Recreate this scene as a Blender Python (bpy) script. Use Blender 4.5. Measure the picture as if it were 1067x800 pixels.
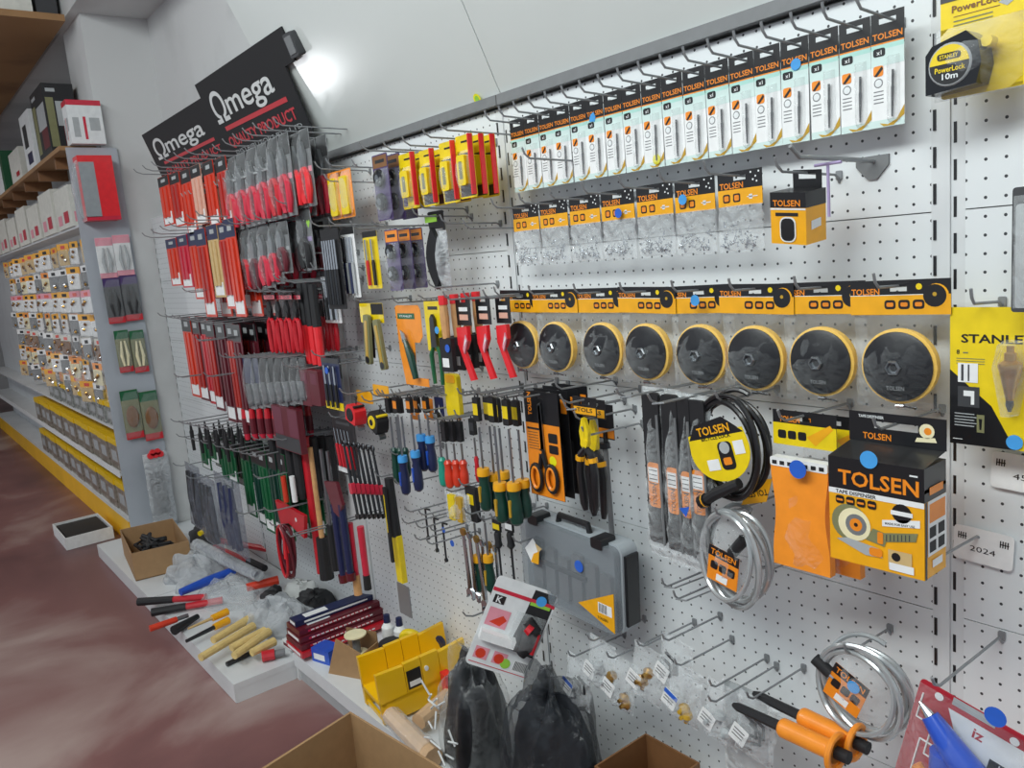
import bpy, math, random
from mathutils import Vector, Matrix
random.seed(7)
S = bpy.context.scene
COL = S.collection
for o in list(bpy.data.objects): bpy.data.objects.remove(o)
PI = math.pi
# ---------------------------------------------------------------- camera
# X runs along the display wall, the wall face is Y = 0, the room is Y < 0
CAM = Vector((0.5028, -1.1947, -0.0021))
FPX = 839.9
YAW, PIT, ROL = 0.909128, 0.163264, -0.088870
def cam_axes():
    cy, sy = math.cos(YAW), math.sin(YAW); cp, sp = math.cos(PIT), math.sin(PIT)
    f = Vector((-sy*cp, cy*cp, -sp)); r = Vector((cy, sy, 0)); u = r.cross(f)
    return math.cos(ROL)*r+math.sin(ROL)*u, -math.sin(ROL)*r+math.cos(ROL)*u, f
CR, CU, CF = cam_axes()
cam = bpy.data.cameras.new('camera'); cam.sensor_width = 36; cam.lens = FPX/1067*36; cam.sensor_fit = 'HORIZONTAL'
cam.clip_start = 0.05; cam.clip_end = 60
co = bpy.data.objects.new('camera', cam); COL.objects.link(co)
mm = Matrix((CR, CU, -CF)).transposed().to_4x4(); mm.translation = CAM; co.matrix_world = mm
S.camera = co
# ---------------------------------------------------------------- light
S.view_settings.view_transform = 'Standard'; S.view_settings.look = 'None'
S.view_settings.gamma = 1; S.view_settings.exposure = 0.0
try: S.view_settings.use_curve_mapping = False
except Exception: pass
w = bpy.data.worlds.new('world'); S.world = w; w.use_nodes = True
w.node_tree.nodes['Background'].inputs[0].default_value = (.82, .9, 1, 1)
w.node_tree.nodes['Background'].inputs[1].default_value = 0.50
def area(name, loc, target, sx, sy, power, col=(1,1,1)):
    l = bpy.data.lights.new(name, 'AREA'); l.shape = 'RECTANGLE'; l.size = sx; l.size_y = sy; l.energy = power; l.color = col
    o = bpy.data.objects.new(name, l); COL.objects.link(o); o.location = loc
    o.rotation_euler = (Vector(target)-Vector(loc)).to_track_quat('-Z', 'Y').to_euler(); return o
area('ceiling_light_panel', (-.25, -2.1, 1.66), (-.5, -0.1, 0), 3.0, 0.8, 106, (.93, 1, .99))
area('aisle_light_panel', (-2.6, -2.0, 1.70), (-2.6, -0.6, -.4), 1.6, 0.6, 15, (.95, .98, 1))
area('far_light_panel', (-6.2, -1.9, 1.60), (-6.2, -.6, -.4), 1.6, 0.6, 25, (1, .96, .9))
area('doorway_daylight', (-6.08, -2.33, -.39), (-1.71, -.094, .541), .2, .26, 7, (.95, .98, 1))
# ---------------------------------------------------------------- pixel -> world
def ray(px, py):
    return CF + CR*((px-533.5)/FPX) + CU*(-(py-400)/FPX)
def W(px, py, Y=0.0):
    d = ray(px, py); t = (Y-CAM.y)/d.y; return CAM+d*t
def PZ(px, py, Z):
    d = ray(px, py); t = (Z-CAM.z)/d.z; return CAM+d*t
def PX(px, py, X):
    d = ray(px, py); t = (X-CAM.x)/d.x; return CAM+d*t
# ---------------------------------------------------------------- materials
MATS = {}
def lin(c):
    return tuple((v/12.92 if v <= .04045 else ((v+.055)/1.055)**2.4) for v in (x/255 for x in c))
def M(name, rgb=None, rough=.5, metal=0.0, noise=0.0, scale=30, bump=0.0, emit=0, coat=0):
    if name in MATS: return MATS[name]
    m = bpy.data.materials.new(name); m.use_nodes = True; nt = m.node_tree; b = nt.nodes['Principled BSDF']
    c = lin(rgb)
    b.inputs['Base Color'].default_value = (*c, 1); b.inputs['Roughness'].default_value = rough; b.inputs['Metallic'].default_value = metal
    if coat: b.inputs['Coat Weight'].default_value = coat; b.inputs['Coat Roughness'].default_value = .08
    if noise or bump:
        tc = nt.nodes.new('ShaderNodeTexCoord'); n = nt.nodes.new('ShaderNodeTexNoise'); n.inputs['Scale'].default_value = scale; n.inputs['Detail'].default_value = 4
        nt.links.new(tc.outputs['Object'], n.inputs['Vector'])
        if noise:
            r = nt.nodes.new('ShaderNodeValToRGB'); r.color_ramp.elements[0].position = .3; r.color_ramp.elements[1].position = .7
            r.color_ramp.elements[0].color = (*[max(0, v*(1-noise)) for v in c], 1); r.color_ramp.elements[1].color = (*[min(1, v*(1+noise)) for v in c], 1)
            nt.links.new(n.outputs['Fac'], r.inputs['Fac']); nt.links.new(r.outputs['Color'], b.inputs['Base Color'])
        if bump:
            bp = nt.nodes.new('ShaderNodeBump'); bp.inputs['Strength'].default_value = bump; bp.inputs['Distance'].default_value = .01
            nt.links.new(n.outputs['Fac'], bp.inputs['Height']); nt.links.new(bp.outputs['Normal'], b.inputs['Normal'])
    MATS[name] = m; return m
def clear(name, fac=.2, rough=.12, tint=(235, 240, 242), bump=.6, scale=25):
    if name in MATS: return MATS[name]
    m = bpy.data.materials.new(name); m.use_nodes = True; nt = m.node_tree; b = nt.nodes['Principled BSDF']; out = nt.nodes['Material Output']
    b.inputs['Base Color'].default_value = (*lin(tint), 1); b.inputs['Roughness'].default_value = rough
    t = nt.nodes.new('ShaderNodeBsdfTransparent'); mx = nt.nodes.new('ShaderNodeMixShader')
    lw = nt.nodes.new('ShaderNodeLayerWeight'); lw.inputs['Blend'].default_value = .35
    ma = nt.nodes.new('ShaderNodeMath'); ma.operation = 'MULTIPLY_ADD'; ma.inputs[1].default_value = .35; ma.inputs[2].default_value = fac; ma.use_clamp = True
    nt.links.new(lw.outputs['Facing'], ma.inputs[0]); nt.links.new(ma.outputs[0], mx.inputs[0])
    nt.links.new(t.outputs[0], mx.inputs[1]); nt.links.new(b.outputs[0], mx.inputs[2]); nt.links.new(mx.outputs[0], out.inputs[0])
    tc = nt.nodes.new('ShaderNodeTexCoord'); n = nt.nodes.new('ShaderNodeTexNoise'); n.inputs['Scale'].default_value = scale; n.inputs['Detail'].default_value = 3; n.inputs['Distortion'].default_value = 1.5
    bp = nt.nodes.new('ShaderNodeBump'); bp.inputs['Strength'].default_value = bump; bp.inputs['Distance'].default_value = .02
    nt.links.new(tc.outputs['Object'], n.inputs['Vector']); nt.links.new(n.outputs['Fac'], bp.inputs['Height']); nt.links.new(bp.outputs['Normal'], b.inputs['Normal'])
    MATS[name] = m; return m
PAL = dict(
 white=((226, 229, 230), .5, 0), offwhite=((214, 214, 206), .55, 0), paper=((235, 236, 236), .5, 0), lightgrey=((170, 174, 176), .5, 0), grey=((118, 120, 122), .5, 0),
 darkgrey=((62, 63, 66), .5, 0), black=((22, 22, 25), .38, 0), softblack=((30, 30, 33), .6, 0), yellow=((236, 206, 12), .42, 0), amber=((242, 172, 18), .42, 0),
 orange=((240, 140, 28), .42, 0), tolorange=((250, 150, 40), .45, 0), redorange=((214, 60, 34), .4, 0), red=((196, 28, 42), .35, 0), hotred=((228, 40, 48), .38, 0), pinkred=((205, 42, 66), .35, 0),
 maroon=((98, 22, 36), .45, 0), pink=((226, 150, 165), .5, 0), green=((22, 96, 58), .4, 0), darkgreen=((14, 62, 50), .4, 0), teal=((28, 150, 128), .4, 0), lime=((150, 205, 70), .5, 0),
 mint=((176, 222, 212), .5, 0), blue=((36, 84, 190), .4, 0), navy=((28, 38, 78), .4, 0), stickerblue=((70, 158, 226), .5, 0), dotblue=((40, 96, 200), .5, 0), stickeryellow=((238, 230, 20), .5, 0),
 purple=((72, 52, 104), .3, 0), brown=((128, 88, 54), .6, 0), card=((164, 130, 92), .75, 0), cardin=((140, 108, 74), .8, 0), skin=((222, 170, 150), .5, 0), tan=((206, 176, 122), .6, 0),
 gold=((190, 150, 40), .35, 0), steel=((150, 154, 158), .28, .9), chrome=((205, 208, 212), .15, 1), darksteel=((70, 72, 76), .35, .8), brass=((190, 150, 84), .28, .9), wire=((142, 145, 148), .4, .25),
 olive=((128, 128, 90), .5, 0), cream=((236, 226, 186), .5, 0), cleargrey=((150, 156, 160), .3, 0), lilac=((166, 150, 190), .5, 0))
def m_(k):
    if not isinstance(k, str): return k
    if k in MATS: return MATS[k]
    if k in PAL:
        c, r, mt = PAL[k]; return M(k, c, r, mt, noise=.06, scale=40, coat=.25 if mt == 0 and r < .5 else 0)
    raise KeyError(k)
PLAST = clear('clear_plastic', .10, .1)
BAG = clear('clear_bag', .17, .14, bump=1.0, scale=18)
FOG = clear('cloudy_bag', .42, .25, (214, 218, 222), bump=1.0, scale=22)
SMOKE = clear('smoky_case_plastic', .35, .2, (150, 158, 164), bump=.1)
SMOKY = clear('smoky_bag', .26, .16, (120, 126, 138), bump=1.0, scale=18)
DARKBAG = clear('dark_crinkled_bag', .28, .13, (62, 66, 72), bump=1.0, scale=14)
# ---------------------------------------------------------------- mesh builder
TXT = {}
def text_data(s, bold):
    k = (s, bold)
    if k not in TXT:
        cu = bpy.data.curves.new('t', 'FONT'); cu.body = s; cu.size = 1; cu.resolution_u = 2; cu.offset = .02 if bold else 0
        if s == '\u03a9' or 'mega' in s: cu.resolution_u = 5; cu.offset = .012
        o = bpy.data.objects.new('t', cu); me = bpy.data.meshes.new_from_object(o)
        v = [(p.co.x, p.co.y) for p in me.vertices]; f = [tuple(p.vertices) for p in me.polygons]
        bpy.data.objects.remove(o); bpy.data.curves.remove(cu); bpy.data.meshes.remove(me)
        if v:
            x0 = min(p[0] for p in v); x1 = max(p[0] for p in v); y0 = min(p[1] for p in v); y1 = max(p[1] for p in v)
        else: x0 = x1 = y0 = y1 = 0
        TXT[k] = (v, f, x0, x1, y0, y1)
    return TXT[k]
class MB:
    def __init__(s): s.v = []; s.f = []; s.mi = []; s.mats = []; s.T = None
    def mat(s, m):
        m = m_(m)
        if m not in s.mats: s.mats.append(m)
        return s.mats.index(m)
    def add(s, vs, fs, m):
        i = s.mat(m); n = len(s.v)
        for p in vs:
            p = Vector(p); s.v.append(s.T @ p if s.T else p)
        for f in fs: s.f.append(tuple(n+k for k in f)); s.mi.append(i)
        return s
    def box(s, x0, x1, y0, y1, z0, z1, m):
        vs = [(x, y, z) for x in (x0, x1) for y in (y0, y1) for z in (z0, z1)]
        return s.add(vs, [(0, 1, 3, 2), (4, 6, 7, 5), (0, 4, 5, 1), (2, 3, 7, 6), (0, 2, 6, 4), (1, 5, 7, 3)], m)
    def prism(s, pts, y0, y1, m):           # outline in XZ, thickness along Y
        n = len(pts); vs = [(x, y0, z) for x, z in pts]+[(x, y1, z) for x, z in pts]
        return s.add(vs, [tuple(range(n)), tuple(range(2*n-1, n-1, -1))]+[(i, (i+1) % n, n+(i+1) % n, n+i) for i in range(n)], m)
    def rrect(s, x0, x1, y0, y1, z0, z1, m, r=.004, n=3):
        return s.prism(rr(x0, x1, z0, z1, r, n), y0, y1, m)
    def flat(s, pts, y, m): return s.add([(x, y, z) for x, z in pts], [tuple(range(len(pts)))], m)
    def rect(s, x0, x1, z0, z1, y, m): return s.flat([(x0, z0), (x1, z0), (x1, z1), (x0, z1)], y, m)
    def disc(s, x, z, r, y, m, n=16, rz=None):
        rz = rz or r; return s.flat([(x+r*math.cos(2*PI*i/n), z+rz*math.sin(2*PI*i/n)) for i in range(n)], y, m)
    def text(s, t, x, z, h, y, m, w=None, bold=True, rot=0):
        v, f, x0, x1, y0, y1 = text_data(t, bold)
        if not v: return s
        k = h/.73; kx = k if w is None else w/(x1-x0); c, sn = math.cos(rot), math.sin(rot); out = []
        for a, b in v:
            a = (a-(x0+x1)/2)*kx; b = (b-.365)*k; out.append((x+a*c-b*sn, y, z+a*sn+b*c))
        return s.add(out, f, m)
    def tube(s, pts, r, m, n=8, closed=False, cap=True):
        pts = [Vector(p) for p in pts]; N = len(pts); rs = r if isinstance(r, (list, tuple)) else [r]*N; vs = []; up = None
        for i, p in enumerate(pts):
            a = pts[(i-1) % N] if (closed or i > 0) else p; b = pts[(i+1) % N] if (closed or i < N-1) else p
            d = (b-a)
            d = d.normalized() if d.length > 1e-9 else Vector((0, 0, 1))
            if up is None: up = d.orthogonal().normalized()
            up = (up-d*up.dot(d)); up = up.normalized() if up.length > 1e-6 else d.orthogonal().normalized()
            q = d.cross(up)
            for k in range(n): vs.append(p+rs[i]*(math.cos(2*PI*k/n)*up+math.sin(2*PI*k/n)*q))
        fs = []
        for i in range(N if closed else N-1):
            j = (i+1) % N
            for k in range(n): fs.append((i*n+k, i*n+(k+1) % n, j*n+(k+1) % n, j*n+k))
        if cap and not closed: fs += [tuple(range(n-1, -1, -1)), tuple((N-1)*n+k for k in range(n))]
        return s.add(vs, fs, m)
    def lathe(s, prof, m, c=(0, 0, 0), axis='z', n=20):   # prof: (r, h)
        vs = []
        for r, h in prof:
            for k in range(n):
                a = 2*PI*k/n; x, y = r*math.cos(a), r*math.sin(a)
                p = (x, y, h) if axis == 'z' else ((x, h, y) if axis == 'y' else (h, x, y))
                vs.append((p[0]+c[0], p[1]+c[1], p[2]+c[2]))
        fs = [(i*n+k, i*n+(k+1) % n, (i+1)*n+(k+1) % n, (i+1)*n+k) for i in range(len(prof)-1) for k in range(n)]
        fs += [tuple(range(n)), tuple((len(prof)-1)*n+k for k in range(n))]
        return s.add(vs, fs, m)
    def pillow(s, x0, x1, z0, z1, yc, d, m, seed=0, nx=8, nz=10, flat_top=True, rough=.25, back=.3):
        rnd = random.Random(seed); vs = []; fs = []
        for side in (-1, 1):
            for j in range(nz+1):
                for i in range(nx+1):
                    u, v = i/nx, j/nz; e = (math.sin(PI*u)**.5)*((math.sin(PI*v))**.6 if not flat_top else (1-v)**.5*min(1, (v*6))**.5) if 0 < u < 1 and 0 < v < 1 else 0
                    k = d*e*(1+rough*rnd.uniform(-1, 1))*(1 if side < 0 else back)
                    jit = 0 if e else rough*.01*rnd.uniform(-1, 1)
                    vs.append((x0+(x1-x0)*u+(jit if 0 < j < nz else 0), yc+side*k, z0+(z1-z0)*v+(jit if v == 0 else 0)))
        q = (nx+1)*(nz+1)
        for sd in (0, 1):
            for j in range(nz):
                for i in range(nx):
                    a = sd*q+j*(nx+1)+i; f = (a, a+1, a+nx+2, a+nx+1); fs.append(f if sd == 0 else f[::-1])
        return s.add(vs, fs, m)
    def build(s, name, parent=None, smooth=30, loc=None, rot=None):
        me = bpy.data.meshes.new(name); me.from_pydata([tuple(v) for v in s.v], [], s.f)
        for m in s.mats: me.materials.append(m)
        me.polygons.foreach_set('material_index', s.mi)
        if smooth:
            me.polygons.foreach_set('use_smooth', [True]*len(s.f)); me.set_sharp_from_angle(angle=math.radians(smooth))
        me.update()
        o = bpy.data.objects.new(name, me); COL.objects.link(o)
        if parent: o.parent = parent
        if loc is not None: o.location = loc
        if rot is not None: o.rotation_euler = rot
        return o
def rr(x0, x1, z0, z1, r=.004, n=3):
    r = min(r, abs(x1-x0)/2.01, abs(z1-z0)/2.01); out = []
    for cx, cz, a in ((x1-r, z0+r, -PI/2), (x1-r, z1-r, 0), (x0+r, z1-r, PI/2), (x0+r, z0+r, PI)):
        for i in range(n+1): t = a+PI/2*i/n; out.append((cx+r*math.cos(t), cz+r*math.sin(t)))
    return out
def tag(o, label=None, cat=None, group=None, kind=None):
    if label: o['label'] = label
    if cat: o['category'] = cat
    if group: o['group'] = group
    if kind: o['kind'] = kind
    return o
def thing(name, label, cat, loc=(0, 0, 0), group=None, rot=(0, 0, 0)):
    o = bpy.data.objects.new(name, None); COL.objects.link(o); o.empty_display_size = .02
    o.location = loc; o.rotation_euler = rot; return tag(o, label, cat, group)
def structure(mb, name, loc=None, smooth=0):
    return tag(mb.build(name, smooth=smooth, loc=loc), kind='structure')
KIDS = {}
def children(o):
    return [c for c in COL.objects if c.parent == o]
def dup(root, loc, label=None, group=None, rot=None, kids=None):
    r = root.copy(); COL.objects.link(r); r.location = loc
    if rot is not None: r.rotation_euler = rot
    if label: r['label'] = label
    if group: r['group'] = group
    for ch in (kids if kids is not None else children(root)):
        c = ch.copy(); COL.objects.link(c); c.parent = r
        for g in children(ch):
            d = g.copy(); COL.objects.link(d); d.parent = c
    return r
ORD = ['first', 'second', 'third', 'fourth', 'fifth', 'sixth', 'seventh', 'eighth', 'ninth', 'tenth', 'eleventh', 'twelfth', 'thirteenth', 'fourteenth', 'fifteenth', 'sixteenth', 'seventeenth', 'eighteenth', 'nineteenth', 'twentieth']
# ---------------------------------------------------------------- room
FL = -1.33; CE = 1.80; BZ = 1.285; WY = .13
def surf(name, rgb, rough, dark, scale, light=None, bump=.1, spec=.5, detail=6, dist=0):
    m = bpy.data.materials.new(name); m.use_nodes = True; nt = m.node_tree; b = nt.nodes['Principled BSDF']; b.inputs['Roughness'].default_value = rough
    tc = nt.nodes.new('ShaderNodeTexCoord'); n = nt.nodes.new('ShaderNodeTexNoise'); n.inputs['Scale'].default_value = scale; n.inputs['Detail'].default_value = detail; n.inputs['Distortion'].default_value = dist
    nt.links.new(tc.outputs['Object'], n.inputs['Vector'])
    r = nt.nodes.new('ShaderNodeValToRGB'); e = r.color_ramp.elements
    e[0].position = .32; e[0].color = (*lin(dark), 1); e[1].position = .52; e[1].color = (*lin(rgb), 1)
    if light: x = e.new(.68); x.color = (*lin(light), 1)
    nt.links.new(n.outputs['Fac'], r.inputs['Fac']); nt.links.new(r.outputs['Color'], b.inputs['Base Color'])
    bp = nt.nodes.new('ShaderNodeBump'); bp.inputs['Strength'].default_value = bump; bp.inputs['Distance'].default_value = .01
    nt.links.new(n.outputs['Fac'], bp.inputs['Height']); nt.links.new(bp.outputs['Normal'], b.inputs['Normal'])
    MATS[name] = m; return m
surf('painted_plaster', (204, 205, 205), .7, (186, 187, 187), 2.2, bump=.08)
surf('red_screed_floor', (128, 88, 86), .38, (100, 66, 67), 1.1, (170, 148, 142), bump=.08, dist=.7, detail=9)
surf('brown_board', (156, 118, 78), .65, (126, 92, 60), 3.0, bump=.1)
surf('dim_ceiling', (172, 172, 168), .8, (150, 150, 146), 2.0, bump=.05)
structure(MB().box(-12, 3.0, -5, WY, FL-.1, FL, 'red_screed_floor'), 'floor')
structure(MB().box(-12, 3.0, -5, WY+.2, CE, CE+.1, 'dim_ceiling'), 'ceiling')
structure(MB().box(-12, 3.0, WY, WY+.1, FL, CE, 'painted_plaster'), 'wall_back')
structure(MB().box(-12.1, -12, -5, WY, FL, CE, 'painted_plaster'), 'wall_left')
structure(MB().box(-4.28, -3.88, -.175, WY, FL, BZ, 'painted_plaster'), 'wall_pillar')
structure(MB().box(-12, 3.0, -.22, WY, BZ, CE, 'painted_plaster'), 'trim_1')
# ---------------------------------------------------------------- pegboard shelving
def pegmat():
    m = bpy.data.materials.new('white_pegboard'); m.use_nodes = True; nt = m.node_tree; b = nt.nodes['Principled BSDF']; L = nt.links.new
    b.inputs['Roughness'].default_value = .42
    tc = nt.nodes.new('ShaderNodeTexCoord'); sp = nt.nodes.new('ShaderNodeSeparateXYZ'); L(tc.outputs['Object'], sp.inputs[0])
    def mth(op, a, v=None, v2=None):
        n = nt.nodes.new('ShaderNodeMath'); n.operation = op
        if hasattr(a, 'links'): L(a, n.inputs[0])
        else: n.inputs[0].default_value = a
        if v is not None:
            if hasattr(v, 'links'): L(v, n.inputs[1])
            else: n.inputs[1].default_value = v
        return n.outputs[0]
    fx = mth('SUBTRACT', mth('FRACT', mth('DIVIDE', sp.outputs[0], .025)), .5)
    fz = mth('SUBTRACT', mth('FRACT', mth('DIVIDE', sp.outputs[2], .025)), .5)
    d = mth('SQRT', mth('ADD', mth('MULTIPLY', fx, fx), mth('MULTIPLY', fz, fz)))
    hole = mth('LESS_THAN', d, .088)
    mx = nt.nodes.new('ShaderNodeMix'); mx.data_type = 'RGBA'; L(hole, mx.inputs[0])
    mx.inputs[6].default_value = (*lin((222, 226, 228)), 1); mx.inputs[7].default_value = (*lin((58, 60, 64)), 1)
    L(mx.outputs[2], b.inputs['Base Color']); MATS['white_pegboard'] = m; return m
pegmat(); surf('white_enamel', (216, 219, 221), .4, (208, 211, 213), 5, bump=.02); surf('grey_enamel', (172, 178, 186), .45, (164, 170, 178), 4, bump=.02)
BW = .9705
BAYN = ['rightmost', 'second from the right', 'third from the right', 'fourth from the right', 'leftmost']
def bay(i, x0, x1, deck=-.30, dz=-1.235, slots=True, peg='white_pegboard'):
    t = thing('shelving_bay', ['white pegboard shelving bay at the right edge holding the yellow blister cards',
        'white pegboard bay with the drill bit cards and round backing pads',
        'white pegboard bay with the screwdrivers, red squares and mitre box below',
        'pegboard bay with red handled pliers packs, nearest left of the screwdriver bay',
        'pegboard bay against the pillar with the red blade packs and green files'][i], 'shelving', (x0, 0, FL), 'pegboard shelving bays along the wall')
    g = .012
    for k in range(6):
        zt = .60-.3*k if i == 0 else .3175-.3*k if k == 0 else .3-.3*(k-1)-.0
        zt = (.3-.3*(k-1)) if k else (.6 if i == 0 else .3175)
        zb = .3-.3*k
        if k == 0 and i: continue
        p = MB().box(g, x1-x0-g, 0, .004, 0, (.3-.0016 if not (k == 1 and i) else .316), peg)
        p.box(g, x1-x0-g, .004, .012, .27 if not (k == 1 and i) else .29, .298, 'white_enamel')
        o = p.build('pegboard_panel', t, 0, loc=(0, 0, zb-FL))
    MB().box(g, x1-x0-g, .001, .005, dz-FL, .1295, 'white_enamel').build('lower_panel', t, 0)
    u = MB().box(-.012+.0005, .012-.0005, .002, .05, 0, (1.95 if i == 0 else 1.33+.316), 'white_enamel')
    # slots of the upright, two columns 30 mm apart, 50 mm pitch
    z = .02
    while z < (1.93 if i == 0 else 1.62):
        u.box(-.004, .0, -.0008+.002, .0035, z, z+.028, 'black'); z += .05
    u.build('slotted_upright', t, 0)
    s = MB().box(.003, x1-x0-.003, deck, -.002, dz-FL-.02, dz-FL, 'white_enamel').box(.003, x1-x0-.003, deck, deck+.004, (dz-FL-.045) if i < 3 else .002, dz-FL-.0202, 'white_enamel')
    bl = ['right edge bay', 'second bay from the right, behind the open carton', 'screwdriver bay carrying the yellow mitre box', 'pliers bay under the saw blade boxes', 'bay beside the pillar under the open carton of cables'][i]
    s_ = s.build('base_shelf', None, 0, loc=(x0, 0, FL)); tag(s_, 'white base shelf of the '+bl, 'shelf', 'white base shelves along the wall'); s = t; t = s_
    MB().box(.017, x1-x0-.017, deck+.012, deck+.016, 0, dz-FL-.045, 'lightgrey').build('kick_plate', t, 0)
    for xx in (.004, x1-x0-.016):
        br = MB(); br.box(xx, xx+.012, deck+.0045, -.004, .0, dz-FL-.02, 'white_enamel')
        br.build('base_bracket', t, 0)
    return s
bay(0, 0, BW)
bay(1, -BW, 0)
bay(2, -2*BW, -BW)
bay(3, -3*BW, -2*BW, deck=-.5, dz=-1.265)
bay(4, -3.875, -3*BW, deck=-.5, dz=-1.265)
# second slot column on the right rim of the bays, at the joints
for i, xx in enumerate((-.03, -BW-.03)):
    u = MB(); z = 0
    for k in range(32): u.box(0, .004, -.0015, .002, z, z+.028, 'black'); z += .05
    u.box(-.003, .022, .0002, .0016, -.02, z, 'white_enamel')
    tag(u.build('slotted_strip', smooth=0, loc=(xx, -.001, FL+.04)), ['slotted white strip left of the yellow plumb bob card', 'slotted white strip left of the drill bit cards'][i], 'shelving strip', 'slotted strips at the bay joints')
# broad white post cover between the second and third bay
c = MB(); n = 10
pr = [(-.045+.09*k/n, -.006-.022*math.sin(PI*k/n)) for k in range(n+1)]
vs = [(x, y, z) for z in (0, 1.6) for x, y in pr]
c.add(vs, [(k, k+1, n+2+k, n+1+k) for k in range(n)]+[tuple(range(n+1)), tuple(range(n+1, 2*n+2))], 'white_enamel')
c.add([(pr[0][0], 0, 0), (pr[0][0], 0, 1.6), (pr[0][0], pr[0][1], 1.6), (pr[0][0], pr[0][1], 0), (pr[-1][0], 0, 0), (pr[-1][0], 0, 1.6), (pr[-1][0], pr[-1][1], 1.6), (pr[-1][0], pr[-1][1], 0)], [(0, 1, 2, 3), (4, 7, 6, 5)], 'white_enamel')
tag(c.build('post_cover', loc=(-2*BW+.0, -.001, FL+.096)), 'broad smooth white post cover left of the yellow knife packs', 'post cover')
# slanted glossy fascia boards above the pegboard
surf('glossy_board', (206, 210, 208), .16, (200, 204, 202), 1.2, bump=.01)
def fascia(x0, x1, label, h=.62):
    t = thing('fascia_board', label, 'fascia board', (x0, -.004, .322), 'slanted fascia boards above the pegboard')
    a = .435; mb = MB(); L = x1-x0-.003
    mb.add([(0, 0, .022), (L, 0, .022), (L, -a*h, h), (0, -a*h, h), (0, .02, .022), (L, .02, .022), (L, -a*h+.02, h), (0, -a*h+.02, h)],
           [(0, 1, 2, 3), (4, 7, 6, 5), (0, 4, 5, 1), (3, 2, 6, 7), (0, 3, 7, 4), (1, 5, 6, 2)], 'glossy_board').build('board', t, 0)
    MB().box(0, L, -.016, .02, 0, .022, 'grey').build('bottom_rail', t, 0)
fascia(-2*BW-.03, -BW, 'slanted glossy white fascia board with a small yellow round sticker')
fascia(-BW, 0.4, 'slanted glossy white fascia board above the drill bit cards')
p = W(500, 104, -.03)
a = MB(); a.disc(0, 0, .013, 0, 'stickeryellow', 18, .013); a.disc(0, 0, .008, -.0003, 'lime', 14)
tag(a.build('round_sticker', loc=(-1.051, -.0125, .350), rot=(.424, 0, 0), smooth=0), 'small yellow round sticker on the glossy fascia corner', 'sticker')
PADBAG = clear('thin_clear_bag', .02, .10, bump=.9, scale=34)
# ================================================================ hooks
HK = {}
def hook(x, z, L=.15, label='grey wire hook on the pegboard', group='wire hooks on the pegboard', double=False, up=.02, y=0):
    k = (round(L, 3), double)
    if k not in HK:
        m = MB(); r = .0021
        m.tube([(0, 0, -.012), (0, -.006, -.004), (0, -.012, 0), (0, -L*.9, .006), (0, -L*.97, .014), (0, -L, .006+up)], r, 'wire', 6)
        m.rrect(-.005, .005, -.003, 0, -.008, .006, 'wire', .002)
        if double:
            m.tube([(0, -.012, 0), (.024, -.03, .004), (.024, -L*.96, .012), (0, -L*.96, .008)], .0016, 'wire', 6)
        o = m.build('wire_hook'); HK[k] = o.data; COL.objects.unlink(o); bpy.data.objects.remove(o)
    o = bpy.data.objects.new('wire_hook', HK[k]); COL.objects.link(o); o.location = (x, -.0005+y, z)
    return tag(o, label, 'hook', group)
def box_px(xl, yt, xr, yb, Y):
    a = W(xl, yt, Y); x1 = W(xr, yt, Y).x; zb = W(xl+(yb-yt)*.07, yb, Y).z
    return a.x, x1, a.z, zb
def header(m, w, h, t=.001, mat='black', hw=.024, hh=.007, drop=.008):
    """card piece with a euro slot: origin is the top of the slot, returns z of its top edge"""
    top = drop
    z0 = top-h
    m.box(-w/2, -hw/2, -t/2, t/2, z0, top, mat); m.box(hw/2, w/2, -t/2, t/2, z0, top, mat)
    m.box(-hw/2, hw/2, -t/2, t/2, 0, top, mat); m.box(-hw/2, hw/2, -t/2, t/2, z0, -hh, mat)
    return top
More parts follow.
